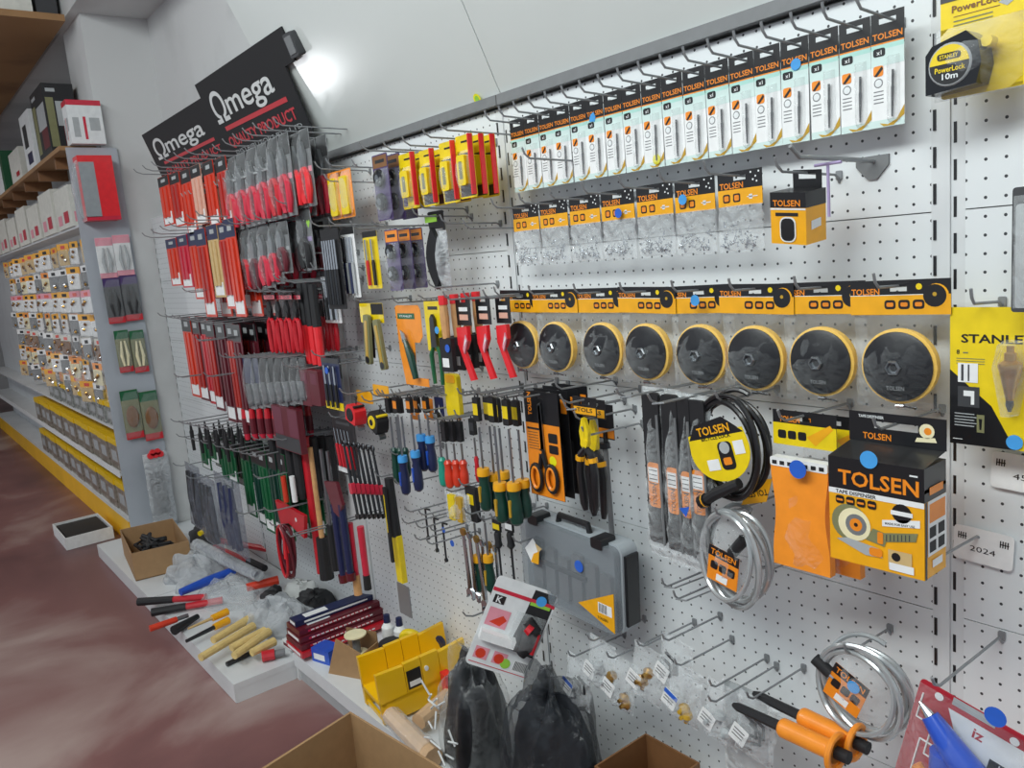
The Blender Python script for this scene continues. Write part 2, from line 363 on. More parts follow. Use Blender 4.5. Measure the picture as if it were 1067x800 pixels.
# ================================================================ drill bit cards (18)
Yc = -.04
def drill_card():
    t = thing('drill_bit_card', '', 'drill bit card')
    w, H = .0462, .152
    m = MB(); header(m, w, .045)
    m.box(-w/2, w/2, -.0005, .0005, -.144, -.037, 'paper')
    f = -.0007
    m.text('TOLSEN', 0, -.0225, .0085, f, 'orange', w*.9)
    m.rect(-w/2, w/2, -.0335, -.0315, f, 'orange')
    m.rect(-w/2, w/2, -.040, -.0335, f-.0001, 'mint'); m.rect(-w/2, w/2, -.062, -.040, f-.0001, 'mint2')
    m.rrect(-.020, -.003, f-.0004, f, -.049, -.038, 'black', .003); m.text('x1', -.0115, -.0435, .006, f-.0006, 'white')
    m.rrect(-.020, -.006, f-.0004, f-.0001, -.075, -.061, 'orange', .003)
    m.flat([(-.019, -.074), (-.008, -.062), (-.006, -.066), (-.015, -.075)], f-.0006, 'black')
    m.disc(-.013, -.084, .0065, f, 'grey', 12); m.disc(-.013, -.084, .005, f-.0002, 'white', 12)
    for k in range(4): m.rect(-.020, -.006, -.096-.005*k, -.0945-.005*k, f, 'grey')
    m.rect(-w/2, w/2, -.144, -.134, f, 'mint2')
    m.flat([(-.012, -.138), (0, -.141), (.012, -.136), (w/2, -.118), (w/2, -.131), (.008, -.143), (-.006, -.143)], f-.0004, 'gold')
    m.build('card', t, 0)
    r = MB()
    r.tube([(.009, -.004, -.070), (.0085, -.004, -.092)], .0017, 'darksteel', 6)
    r.tube([(.0085, -.004, -.092), (.0075, -.004, -.132)], [.0022, .0012], 'darksteel', 6)
    r.build('drill_bit', t)
    b = MB(); b.add([(.001, f, -.05), (.017, f, -.05), (.017, f, -.138), (.001, f, -.138), (.003, -.009, -.053), (.015, -.009, -.053), (.015, -.009, -.135), (.003, -.009, -.135)],
        [(4, 5, 6, 7), (0, 1, 5, 4), (1, 2, 6, 5), (2, 3, 7, 6), (3, 0, 4, 7)], PLAST); b.build('blister', t, 0)
    return t
M('mint2', (206, 226, 222), .5)
dc = drill_card(); kids = children(dc); zt = .2745
for i in range(18):
    x = -.905+.0476*(i+.5); zz = zt-.008
    nm = ORD[i]+' from the left'
    desc = {5: 'with blue header sticker, ', 8: 'with yellow dot, ', 14: 'with round blue sticker, '}.get(i, '')
    lab = 'drill bit card %s%s of eighteen' % (desc, nm)
    if i == 0: dc.location = (x, Yc-.002, zz); dc['label'] = lab; dc['group'] = 'drill bit cards in the top row'
    else: dup(dc, (x, Yc-.002-.0006*(i % 2), zz), lab, 'drill bit cards in the top row', (0, random.uniform(-.012, .012), 0), kids)
    hook(x, zz-.0022, .125, 'grey wire hook holding the %s drill bit card from the left' % ORD[i], 'hooks of the top row')
def sticker(px, py, Y, r=.008, m='stickerblue', lab='', shape=None, name='round_sticker', tilt=0):
    p = W(px, py, Y); s = MB()
    if shape: s.flat([(a*r, b*r) for a, b in shape], 0, m); s.flat([(a*r, b*r) for a, b in shape][::-1], .0004, m)
    else: s.lathe([(r, 0), (r, .0005)], m, axis='y', n=20)
    return tag(s.build(name, smooth=0, loc=tuple(p), rot=(0, tilt, 0)), lab, 'sticker', 'round price stickers')
sticker(829, 67, Yc-.0045, .0085, 'stickerblue', 'light blue round sticker on the fifteenth drill bit card')
sticker(617, 122, Yc-.0045, .009, 'stickerblue', 'light blue torn sticker on the header of the sixth drill bit card', [(-1, -.8), (.6, -1), (1, -.1), (.4, 1), (-.4, .6), (-.8, .1)])
sticker(684, 166, Yc-.0045, .009, 'stickeryellow', 'yellow round sticker at the foot of the ninth drill bit card')
# ================================================================ rivet bags (7)
def rivet_bag(seed):
    t = thing('rivet_bag', '', 'bag of rivets')
    w = .086; m = MB(); header(m, w, .056)
    f = -.0007
    m.rect(-w/2, w/2, -.048, -.021, f, 'amber'); m.text('TOLSEN', -.016, -.0145, .010, f, 'orange', .046)
    for sx, sz in ((.022, .003), (.031, -.004), (.037, .003), (.033, -.012), (.026, -.009)): m.disc(sx, sz, .0017, f, 'white', 6)
    for k, xx in enumerate((-.026, -.006)):
        m.rrect(xx-.007, xx+.007, f-.0003, f-.0001, -.042, -.028, 'black', .003); m.rrect(xx-.0045, xx+.0045, f-.0005, f-.0003, -.0395, -.0305, 'orange', .002)
    m.rect(.014, .034, -.036, -.0345, f-.0003, 'white'); m.rect(.018, .024, -.039, -.0315, f-.0003, 'white')
    m.build('card_header', t, 0)
    b = MB(); b.pillow(-w/2, w/2, -.122, -.046, -.0005, .010, BAG, seed, 8, 8, rough=.3, back=.2); b.build('bag', t, 60)
    rn = random.Random(seed); r = MB()
    for k in range(46):
        x = rn.uniform(-w/2+.010, w/2-.010); z = -.114+abs(rn.gauss(0, .016)); z = min(z, -.07); y = rn.uniform(-.006, -.002)
        a = rn.uniform(0, PI); l = rn.uniform(.006, .012)
        d = Vector((math.cos(a)*l, 0, math.sin(a)*l)); p = Vector((x, y, z))
        p.x = max(-w/2+.008, min(w/2-.008, p.x))
        r.tube([p-d*.5, p+d*.5], .0008, 'chrome', 4); r.tube([p-d*.5, p-d*.35], .0021, 'chrome', 5)
    tag(r.build('rivets', t), kind='stuff')
    return t
Yr = -.05
for i in range(7):
    t = rivet_bag(20+i); x = -.909+.0457+.0917*i-.003; zz = .090
    if i == 5: zz = .089
    t.location = (x, Yr-.001*(i % 2), zz-.004)
    tag(t, 'bag of silver rivets with black and amber header, %s from the left of seven' % ORD[i], None, 'rivet bags in the second row')
    hook(x, zz-.0062, .14, 'grey wire hook holding the %s rivet bag from the left' % ORD[i], 'hooks of the rivet row')
sticker(644, 222, Yr-.010, .009, 'dotblue', 'dark blue round sticker on the fourth rivet bag')
sticker(711, 208, Yr-.010, .009, 'stickerblue', 'light blue round sticker on the sixth rivet bag')
# ================================================================ backing pads (8)
def pad_pack(i):
    t = thing('backing_pad_pack', '', 'sanding pad pack')
    w = .142; m = MB(); header(m, w, .049, drop=.009)
    f = -.0007
    m.rect(-w/2, w/2, -.040, -.012, f, 'amber'); m.text('TOLSEN', -.048, -.0065, .009, f, 'orange', .042)
    m.rect(-w/2, w/2-.03, -.0125, -.0115, f-.0002, 'white')
    for k in range(3):
        xx = -.012+.020*k; m.rrect(xx-.008, xx+.008, f-.0003, f-.0001, -.032, -.019, 'black', .004); m.rrect(xx-.005, xx+.005, f-.0005, f-.0003, -.0285, -.0225, 'orange', .002)
    m.disc(.052, -.014, .0165, f-.0003, 'amber', 20); m.disc(.050, -.014, .0155, f-.0005, 'black', 20); m.disc(.050, -.012, .003, f-.0007, 'gold', 8)
    m.disc(.029, -.001, .0045, f-.0004, 'yellow', 8)
    m.build('card_header', t, 0)
    cz = -.113
    d = MB(); d.lathe([(.0525, .008), (.054, .002), (.054, -.006), (.050, -.0075)], 'padfoam', (0, 0, cz), 'y', 40); d.build('foam_ring', t)
    d = MB(); d.lathe([(.0495, -.0055), (.050, -.010), (.045, -.0125), (.019, -.017), (.015, -.018)], 'rubber', (0, 0, cz), 'y', 40)
    d.text('TOLSEN', 0, cz-.03, .006, -.0165, 'grey', .026)
    rp = d.build('rubber_pad', t, 40)
    d = MB(); d.lathe([(.0115, -.016), (.0115, -.023), (.0095, -.025), (.0085, -.025), (.0085, -.019)], 'steel', (0, 0, cz), 'y', 6); d.disc(0, cz, .0055, -.0192, 'black', 10); d.build('hub_nut', rp, 20)
    b = MB(); b.pillow(-w/2+.002, w/2-.002, -.178, -.038, .006, .036, PADBAG, 60+i, 12, 12, rough=.10, back=.05); b.build('bag', t, 60)
    s = MB(); s.tube([(.0, -.015, -.168), (.012, -.015, -.168)], .0033, 'chrome', 8); s.tube([(.012, -.015, -.168), (.03, -.015, -.170)], .0016, 'chrome', 6); s.build('arbor_screw', t)
    return t
M('padfoam', (244, 196, 88), .8, bump=.2, scale=120); M('rubber', (26, 27, 32), .42, bump=.05, scale=60)
cx = [-.904, -.787, -.651, -.529, -.409, -.292, -.177, -.057]
for i in range(8):
    t = pad_pack(i); t.location = (cx[i]+.006, -.060-.0023*(i % 2), -.099)
    t.rotation_euler = (0, random.uniform(-.02, .02), .0)
    tag(t, 'round black backing pad with yellow foam rim in bag, %s from the left of eight' % ORD[i], None, 'backing pads in the third row')
    hook(cx[i]+.006, -.1012, .13, 'grey wire hook holding the %s backing pad from the left' % ORD[i], 'hooks of the backing pad row')
sticker(724, 313, -.085, .0095, 'stickerblue', 'light blue round sticker on the fifth backing pad header')
# ================================================================ small leaning carton
def carton(px, py, Y, rot):
    p = W(px, py, Y)
    t = thing('hanging_carton', 'small black and orange carton hanging crooked right of the rivet bags', 'carton', tuple(p), None, rot)
    w, h, d = .062, .075, .045; m = MB()
    m.box(-w/2, w/2, -d, 0, -h-.02, -.02, 'amber'); f = -d-.0006
    m.box(-w/2-.0003, w/2+.0003, -d-.0003, .0003, -.042, -.0198, 'black'); m.text('TOLSEN', -.002, -.035, .009, f-.0002, 'orange', .048)
    m.rect(-w/2, w/2, -.045, -.0425, f, 'white')
    m.rrect(-.014, .014, f-.0008, f, -.092, -.055, 'white', .010, 4); m.rrect(-.012, .012, f-.0012, f-.0009, -.090, -.057, 'black', .009, 4)
    m.rect(-.022, .018, -.054, -.049, f, 'softblack')
    xs = w/2+.0006
    m.add([(xs, -.034, -.075), (xs, -.012, -.072), (xs, -.012, -.060), (xs, -.034, -.062)], [(0, 1, 2, 3)], 'white')
    m.build('box', t, 0)
    hd = MB(); header(hd, w*.8, .030, drop=.006, mat='black', hw=.03); hd.build('hang_tab', t, 0)
    return t
carton(841, 181, -.09, (.12, .10, -.10))
p = W(841, 181, -.09); hook(p.x, p.z-.0023, .17, 'grey wire hook holding the small crooked orange carton', 'hooks of the rivet row')
# bracket hook with plate on the right
b0 = W(912, 168, 0)
t = thing('bracket_hook', 'double wire hook with grey triangular base plate right of the orange carton', 'hook', tuple(b0))
MB().tube([(0, -.004, 0), (0, -.20, .006), (0, -.22, .02)], .003, 'wire').tube([(-.02, -.004, .006), (-.02, -.15, .010), (0, -.15, .004)], .002, 'wire').build('wire_arm', t)
MB().prism([(-.028, .008), (.022, .008), (.022, -.006), (.004, -.026), (-.010, -.026), (-.028, -.006)], -.004, 0, 'grey').build('base_plate', t, 0)
MB().tube([(0, -.13, -.004), (0, -.13, -.075)], .0022, 'lilac').tube([(-.02, -.13, -.003), (.02, -.13, -.003)], .0022, 'lilac').build('hanging_ties', t)
# ================================================================ generic card maker
def place(px, py, Y): return tuple(W(px, py, Y))
def card_thing(name, label, cat, xl, yt, xr, yb, Y, base='white', top=None, toph=.2, group=None, rot=(0, 0, 0), r=.004, th=.001):
    """hanging card of the size of a pixel box on plane Y; returns (thing, w, h) local origin top centre, z from 0 to -h"""
    x0, x1, z1, z0 = box_px(xl, yt, xr, yb, Y); w = x1-x0; h = z1-z0
    t = thing(name, label, cat, ((x0+x1)/2, Y, z1), group, rot)
    return t, w, h
def hk(t, drop=.01, L=None, what='', grp='hooks over the hand tools'):
    l = t.location; hook(l.x, l.z-drop, L or (-l.y+.06), 'grey wire hook holding '+what, grp)
# scissors pack
def scissors_pack():
    x0, x1, z1, z0 = box_px(545, 406, 580, 513, -.13); w = x1-x0; h = z1-z0
    t = thing('scissors_pack', 'orange and black scissors pack in front of three black packs', 'scissors pack', ((x0+x1)/2, -.13, z1-.008), 'scissors packs on one hook')
    m = MB(); header(m, w, h*.32, hw=.02); m.box(-w/2, w/2, -.0005, .0005, .008-h, .008-h*.32, 'black'); f = -.0009
    m.rect(-w/2, w/2, .009-h, .008-h*.30, f, 'orange'); m.text('TOLSEN', -w*.34, -.02, .012, f, 'orange', .05, rot=PI/2)
    m.rect(-w*.46, -w*.1, -h*.33, -h*.31, f-.0003, 'softblack')
    for k in range(7): m.rect(-w*.44, -w*.14, -h*.36-.006*k, -h*.352-.006*k, f-.0003, 'brown')
    m.rrect(w*.16, w*.42, f-.0006, f-.0002, -h*.43, -h*.34, 'black', .003); m.rrect(w*.16, w*.42, f-.0006, f-.0002, -h*.53, -h*.45, 'black', .003)
    m.disc(w*.24, -h*.60, .011, f-.0005, 'stickeryellow', 14)
    m.build('card', t, 0)
    b = MB(); b.flat([(-.004, -.02), (.004, -.02), (.006, -h*.56), (-.005, -h*.56)], -.006, 'steel'); b.prism([(-.005, -.018), (.003, -.014), (.006, -h*.55), (-.005, -h*.55)], -.006, -.003, 'steel'); b.build('blade', t, 0)
    hd = MB()
    for sx in (-1, 1):
        c = Vector((sx*w*.23, -.006, -h*.78+(.004 if sx > 0 else 0)))
        pts = [(c.x+w*.16*math.cos(a), -.007, c.z+h*.125*math.sin(a)) for a in [2*PI*k/18 for k in range(18)]]
        hd.tube(pts, .0045, 'black', 8, closed=True)
        pts = [(c.x+w*.115*math.cos(a), -.0085, c.z+h*.10*math.sin(a)) for a in [2*PI*k/18 for k in range(18)]]
        hd.tube(pts, .0035, 'orange', 8, closed=True)
        hd.tube([(0, -.006, -h*.5), (sx*w*.10, -.006, -h*.68)], [.006, .005], 'black', 8)
    hd.lathe([(.004, -.012), (.004, -.004)], 'orange', (0, 0, -h*.52), 'y', 10)
    hd.build('handles', t)
    hook(t.location.x, t.location.z-.002, .19, 'grey wire hook holding the orange scissors pack', 'hooks over the hand tools')
    for k in range(3):
        u = thing('scissors_pack', 'black backed scissors pack, %s behind the orange front pack' % ORD[k], 'scissors pack', ((x0+x1)/2+.003*k, -.103+.026*k, z1-.008+.001*k), 'scissors packs on one hook')
        m = MB(); header(m, w, h*.32, hw=.02); m.box(-w/2, w/2, -.0005, .0005, .008-h, .008-h*.32, 'black')
        m.rect(w*.3, w*.46, -.04, -.01, -.0008, 'orange'); m.build('card', u, 0)
        m = MB(); m.rrect(-w*.3, w*.3, -.012, -.0006, .016-h, -h*.45, 'softblack', .01); m.build('handles', u, 0)
scissors_pack()
# pliers
def pliers(xl, yt, xr, yb, Y, label, hm='black', hd='steel', tagm=('black', 'amber'), group=None, hk_=True, what='', cuff=None, spread=1.0):
    x0, x1, z1, z0 = box_px(xl, yt, xr, yb, Y); w = x1-x0; h = z1-z0
    t = thing('pliers', label, 'pliers', ((x0+x1)/2, Y, z1-.008), group)
    if tagm:
        m = MB(); header(m, w*.9, h*.16, hw=w*.4, mat=tagm[0]); m.rect(-w*.42, w*.42, -h*.15+.008, -h*.05, -.0008, tagm[1]); m.text('TOLSEN' if tagm[1] != 'amber' else 'TOLS', 0, -h*.075, .008, -.0011, 'black', w*.6); m.build('hang_card', t, 0)
    zj = -h*.36
    m = MB(); m.prism([(-w*.12, zj-.006), (-w*.17, zj+h*.10), (-w*.05, -h*.14), (.001, -h*.14), (.001, zj)], -.008, .000, hd); m.prism([(w*.12, zj-.006), (w*.17, zj+h*.10), (w*.05, -h*.14), (.002, -h*.14), (.002, zj)], -.008, .000, hd)
    m.lathe([(w*.13, -.010), (w*.13, .001)], hd, (0, 0, zj), 'y', 12); m.build('jaws', t, 0)
    for s in (-1, 1):
        m = MB(); m.tube([(-s*w*.06, -.005, zj-.004), (s*w*.20*spread, -.005, zj-h*.10), (s*w*.27*spread, -.005, -h*.62), (s*w*.22*spread, -.005, -h*.9), (s*w*.18*spread, -.005, -h+.008)], [.005, .0075, .0085, .008, .005], hm, 8)
        if cuff: m.tube([(s*w*.23*spread, -.005, zj-h*.12), (s*w*.25*spread, -.005, zj-h*.16)], .0095, cuff, 8)
        m.build('handle', t)
    if hk_: hook(t.location.x, t.location.z-.002, -Y+.06, 'grey wire hook holding '+what, 'hooks over the hand tools')
    return t
pliers(595, 412, 622, 528, -.16, 'black handled pliers with yellow jaws cover beside the scissors pack', 'black', 'yellow', group='black handled pliers', what='the black handled pliers', cuff='amber')
pliers(604, 414, 631, 534, -.11, 'second black handled pliers hanging directly behind the first pair', 'black', 'yellow', group='black handled pliers', hk_=False, cuff='amber')
# long magnetic rod
t, w, h = card_thing('pick_up_rod', 'long grey rod with orange and black hang card beside the pliers', 'pick-up rod', 622, 420, 638, 556, -.06)
m = MB(); m.box(-w/2, w/2, -.0005, .0005, -h*.26, 0, 'black'); m.rect(-w/2, w/2, -h*.25, -h*.18, -.0008, 'orange'); m.build('hang_card', t, 0)
MB().tube([(0, -.008, -h*.28), (0, -.008, -h*.32)], .011, 'darksteel', 12).tube([(0, -.008, -h*.32), (.002, -.008, -h*.36), (.003, -.008, -h)], .0055, 'grey', 10).build('rod', t)
MB().box(-.003, .003, -.0078, 0, -h*.29, -h*.2, 'black').build('clip', t)
l = t.location; hook(l.x, l.z+.0005, .17, 'grey double wire hook holding the long grey rod', 'hooks over the hand tools', True)
# black sleeve packs (4)
for k, (xa, ya, xb, yb) in enumerate(((670, 402, 690, 566), (690, 404, 709, 575), (706, 408, 722, 580), (716, 410, 738, 574))):
    Y = -.15+.001*k
    x0, x1, z1, z0 = box_px(xa, ya, xb, yb, Y); w = x1-x0; h = z1-z0
    t = thing('plastering_float', 'black sleeved flat tool in a clear bag, %s from the left of four' % ORD[k], 'sleeved tool', ((x0+x1)/2, Y, z1), 'black sleeved tools with orange labels')
    m = MB(); m.rrect(-w*.42, w*.42, -.010, -.002, -h*.97, -h*.03, 'softblack', .006)
    m.tube([(w*.35, -.012, -h*.16), (w*.40, -.012, -h*.97)], .0025, 'grey', 6); m.build('sleeve', t, 0)
    m = MB(); m.rrect(-w*.30, w*.34, -.0112, -.0104, -h*.74, -h*.46, 'orange', .007); m.rect(-w*.26, w*.24, -h*.58, -h*.49, -.0116, 'paper')
    for q in range(4): m.rect(-w*.22, w*.2, -h*.51-.008*q, -h*.505-.008*q, -.0119, 'black')
    m.text('TOLSEN', 0, -h*.66, .009, -.0116, 'brown', .04, rot=PI/2); m.build('label', t, 0)
    m = MB(); m.pillow(-w*.55, w*.55, -h*1.07, 0, -.001, .022, BAG, 80+k, 5, 14, rough=.35, back=.1); m.build('bag', t, 60)
    if k in (0, 2): hook(t.location.x, t.location.z-.012, .24, 'long grey wire hook in front of the %s black sleeved tool' % ORD[k], 'hooks over the hand tools', True)
sticker(713, 532, -.18, .011, 'dotblue', 'blue folded sticker on the third black sleeved tool', [(-1, .2), (1, .8), (.3, -1)])
# ================================================================ coils
def coil(name, label, cat, cx, cy, Y, rx, rz, mat, n, r, cardfn=None, seed=1, tilt=.2, wob=.006):
    c = W(cx, cy, Y); t = thing(name, label, cat, tuple(c)); rn = random.Random(seed)
    m = MB(); pts = []
    N = 44*n
    for i in range(N+1):
        a = 2*PI*i/44+1.2; k = i/44; j = 1+.03*math.sin(k*2.1+seed)+.035*math.sin(k*5.3)
        pts.append((rx*j*math.cos(a)+wob*math.sin(k*3), -.004-.006*k+.010*math.sin(a+k), rz*j*math.sin(a)+wob*math.cos(k*2.2)))
    m.tube(pts, r, mat, 7); m.build('cable', t)
    return t
t = coil('cable_lock', 'black coiled cable lock with a round yellow card in front', 'cable lock', 768, 462, -.12, .062, .082, 'black', 5, .0045, seed=3)
m = MB(); P = [(.0595*math.cos(a), .052*math.sin(a)) for a in [PI*.93+(PI*1.14)*k/16 for k in range(17)]]
m.prism(P+[(.055, .03), (-.056, .03)], -.0475, -.0465, 'yellow'); m.prism([(-.056, .022), (-.038, .046), (.02, .052), (.056, .022)], -.0476, -.0464, 'black')
m.text('TOLSEN', -.002, .034, .014, -.0482, 'amber', .066); m.text('BICYCLE LOCK', 0, .021, .006, -.0482, 'black', .06)
m.rrect(-.002, .026, -.0482, -.0477, -.034, .012, 'black', .008); m.disc(.012, .002, .010, -.0486, 'lightgrey', 14); m.rrect(.004, .02, -.0488, -.0484, -.026, -.014, 'orange', .003)
m.rect(.03, .05, -.012, .010, -.0482, 'paper'); m.rect(-.03, -.006, -.032, -.014, -.0482, 'paper')
o = m.build('round_card', t, 0); o.rotation_euler = (0, .28*-1, 0)
m = MB(); m.tube([(.035, -.046, -.05), (-.01, -.05, -.075), (-.028, -.05, -.088)], [.009, .010, .009], 'softblack', 10); m.tube([(-.028, -.05, -.088), (-.040, -.05, -.095)], .0115, 'black', 10); m.tube([(-.030, -.0501, -.0895), (-.032, -.0501, -.0905)], .0118, 'amber', 10); m.build('lock_barrel', t)
m = MB(); m.prism([(.012, -.10), (.060, -.085), (.072, -.045), (.03, -.055)], -.012, -.011, 'amber'); m.text('TOLSEN', .042, -.075, .010, -.0125, 'black', .045, rot=PI+.3); m.build('rear_card', t, 0)
hook(t.location.x, t.location.z+.0715, .17, 'grey wire hook holding the black coiled cable lock', 'hooks over the hand tools')
def greycoil(label, cx, cy, Y, rx, rz, seed, cardpos, ca, bar):
    t = coil('cable_lock', label, 'cable lock', cx, cy, Y, rx, rz, 'coilclear', 6, .0042, seed=seed)
    m = MB(); m.prism([(-.03, .032), (.03, .032), (.034, -.028), (-.026, -.030)], -.001, 0, 'orange'); m.prism([(-.03, .032), (.03, .032), (.031, .014), (-.03, .014)], -.0013, -.0003, 'black')
    m.text('TOLSEN', 0, .023, .010, -.0018, 'orange', .05)
    for k in range(3): m.rrect(-.022+.017*k, -.008+.017*k, -.0018, -.0012, -.008, .006, 'black', .003)
    m.rect(-.008, .014, -.026, -.014, -.0014, 'paper'); m.build('card', t, 0).location = cardpos
    children(t)[-1].rotation_euler = (0, ca, 0)
    m = MB(); a, b = bar; m.tube([a, b], .0095, 'softblack', 12); m.tube([b, tuple(Vector(b)+(Vector(b)-Vector(a))*.25)], .006, 'chrome', 8); m.build('lock_barrel', t)
    m = MB(); m.pillow(-rx*.8, rx*.8, -rz*.8, rz*.8, -.015, .022, PLAST, seed, 7, 7, False, .5); m.build('wrap', t, 60)
    return t
M('coilclear', (176, 180, 182), .18, .35, coat=.6)
t = greycoil('grey coiled cable lock hanging below the round yellow card', 772, 576, -.13, .058, .078, 5, (-.012, -.036, -.018), .22, ((.03, -.03, .04), (.005, -.03, .01)))
hook(t.location.x-.01, t.location.z+.066, .18, 'grey wire hook holding the grey cable lock coil', 'hooks over the hand tools')
t = greycoil('grey coiled cable lock hanging low, with a blue sticker on its card', 905, 712, -.09, .066, .068, 8, (-.020, -.034, -.004), .45, ((-.072, -.03, .028), (-.045, -.03, .012)))
hook(t.location.x-.01, t.location.z+.056, .14, 'grey wire hook holding the low grey cable lock coil', 'hooks over the hand tools')
sticker(889, 716, -.128, .010, 'stickerblue', 'light blue round sticker on the low cable lock card')
# ================================================================ putty knife set bags (orange)
for k in range(2):
    Y = -.135+.045*k
    x0, x1, z1, z0 = box_px(808, 426, 868, 585, -.135); w = x1-x0; h = z1-z0
    t = thing('sanding_block_pack', ['broad orange waisted tool in a header bag, blue sticker on front', 'orange waisted tool pack directly behind the front one'][k], 'tool pack', ((x0+x1)/2+.022*k, Y, z1-.008-.012*k), 'orange waisted tool packs')
    m = MB(); header(m, w*1.1, .054, drop=.008); f = -.0008
    m.rect(-w*.55, w*.55, -.046, -.012, f, 'yellow'); m.text('TOLSEN', -w*.25, -.005, .009, f, 'orange', .035)
    for q in range(3): m.rrect(-w*.46+.017*q, -w*.46+.014+.017*q, f-.0004, f-.0002, -.036, -.023, 'black', .003)
    m.flat([(w*.05, -.03), (w*.45, -.008), (w*.5, -.014), (w*.2, -.042)], f-.0003, 'amber'); m.build('card_header', t, 0)
    n = 12; L = []; R = []
    for q in range(n+1):
        u = q/n; ww = w*.5*(1-.13*math.sin(PI*min(1, u*1.15))**2); z = -.075-(h-.085)*u; L.append((-ww+.003*0, z)); R.append((ww, z))
    m = MB(); m.prism(L[::-1]+R, -.018, -.004, 'tolorange')if False else m.prism(R+L[::-1], -.018, -.004, 'tolorange'); m.build('blade_guard', t, 40)
    m = MB(); m.rrect(-w*.5, w*.5, -.019, -.003, -.076, -.062, 'paper', .003)
    for q in range(7): m.rect(-w*.46+.013*q, -w*.46+.008+.013*q, -.073, -.067, -.0195, 'softblack')
    m.build('grip_strip', t, 0)
    m = MB(); m.pillow(-w*.55, w*.55, -h-.004, -.044, .0, .026, PADBAG, 90+k, 7, 10, rough=.2, back=.1); m.build('bag', t, 60)
    if k == 0: hook(t.location.x, t.location.z-.002, .20, 'grey wire hook holding the broad orange tools', 'hooks over the hand tools')
sticker(831, 489, -.167, .014, 'dotblue', 'dark blue round sticker on the front orange waisted tool')
# ================================================================ tape dispenser carton
x0, x1, z1, z0 = box_px(863, 474, 960, 600, -.20)
x1 = W(963, 480, -.20).x; w = x1-x0; h = .148
t = thing('tape_dispenser_box', 'large black and orange carton with a tape dispenser picture, blue sticker', 'carton', ((x0+x1)/2, -.20, z1-.0), None, (0, 0, .0)); d = .06
m = MB(); m.box(-w/2, w/2, 0, d, -h, -.028, 'amber'); m.box(-w/2, w/2, -.0004, d+.0004, -h*.30, 0, 'black')
m.box(-w/2-.0003, w/2+.0003, .0, d, -h*.30, -h*.22, 'black')
m.add([(-w/2, 0, 0), (w/2, 0, 0), (w/2, d, .010), (-w/2, d, .010)], [(0, 1, 2, 3)], 'black')
f = -.0009
m.text('TOLSEN', .004, -h*.18, .021, f, 'orange', w*.84); m.text('TAPE DISPENSER', -w*.20, -h*.325, .005, f, 'black', w*.44)
m.rect(-w/2, w/2, -h*.35, -h*.30, f+.0003, 'paper')
m.text('TAPE DISPENSER', -w*.20, -h*.325, .005, f-.0001, 'black', w*.44)
for q in range(4): m.rrect(-w*.42+.015*q, -w*.42+.012+.015*q, f-.0004, f-.0001, -h*.44, -h*.365, 'black', .003)
for q in range(4): m.rect(-w*.41+.015*q, -w*.41+.009+.015*q, -h*.415, -h*.395, f-.0006, 'orange')
m.disc(w*.28, -h*.43, .013, f, 'black', 18); m.rect(w*.17, w*.39, -h*.45, -h*.41, f-.0003, 'paper'); 
m.flat([(w*.08, -h*.52), (w*.46, -h*.46), (w*.46, -h*.53), (w*.08, -h*.58)], f, 'paper'); m.text('MADE FOR EASY USE', w*.26, -h*.535, .003, f-.0002, 'black', w*.3, rot=.08)
m.disc(-w*.27, -h*.61, .026, f-.0001, 'olive', 24); m.disc(-w*.22, -h*.62, .023, f-.0002, 'cream', 24); m.disc(-w*.20, -h*.62, .015, f-.0003, 'grey', 20); m.disc(-w*.20, -h*.62, .009, f-.0004, 'orange', 16); m.disc(-w*.20, -h*.62, .003, f-.0005, 'black', 8)
m.flat([(-w*.10, -h*.74), (w*.10, -h*.77), (w*.12, -h*.72), (w*.42, -h*.66), (w*.44, -h*.58), (w*.1, -h*.64), (-w*.02, -h*.62)], f-.00015, 'olive')
for q in range(7): m.flat([(w*.12+.005*q, -h*.71+.001*q), (w*.13+.005*q, -h*.71+.001*q), (w*.13+.005*q, -h*.65+.001*q), (w*.12+.005*q, -h*.65+.001*q)], f-.0004, 'darkgrey')
m.rrect(w*.03, w*.09, f-.0008, f-.0005, -h*.75, -h*.64, 'orange', .002)
m.flat([(-w*.42, -h*.79), (-w*.30, -h*.76), (w*.05, -h*.80), (w*.08, -h*.88), (-w*.1, -h*.89)], f-.0003, 'lightgrey'); m.rrect(-w*.06, w*.08, f-.0007, f-.0004, -h*.88, -h*.80, 'orange', .004)
m.rect(w*.14, w*.38, -h*.95, -h*.78, f-.0003, 'tan'); m.disc(w*.22, -h*.84, .006, f-.0005, 'black', 12); m.rect(w*.15, w*.40, -h*.97, -h*.90, f-.0006, 'paper')
m.rect(w*.36, w*.44, -h*.08, -h*.065, f, 'white')
xs = w/2+.0008                               # right side print
def side(a, b, c, e, mt, k=0): m.add([(xs+k*.0003, a, c), (xs+k*.0003, b, c), (xs+k*.0003, b, e), (xs+k*.0003, a, e)], [(0, 1, 2, 3)], mt)
side(.001, .006, -h*1.0, -h*.30, 'black'); side(.008, d, -h*.80, -h*.30, 'paper'); side(.012, d-.004, -h*.50, -h*.33, 'orange', 1)
for q in range(4): side(.012+.024*(q % 2), .030+.024*(q % 2), -h*(.64+.13*(q//2)), -h*(.54+.13*(q//2)), 'softblack', 1)
side(.012, .05, -h*.25, -h*.18, 'orange', 1); side(.02, .048, -h*.92, -h*.85, 'paper', 1)
m.disc(-w*.35, 0, .001, 0, 'black', 4)
m.build('box', t, 0)
m = MB(); hw = w*1.02
m.box(-hw/2, -.03, d-.0012, d, .010, .052, 'black'); m.box(.03, hw/2, d-.0012, d, .010, .052, 'black'); m.box(-.03, .03, d-.0012, d, .010, .030, 'black'); m.box(-.03, .03, d-.0012, d, .040, .052, 'black')
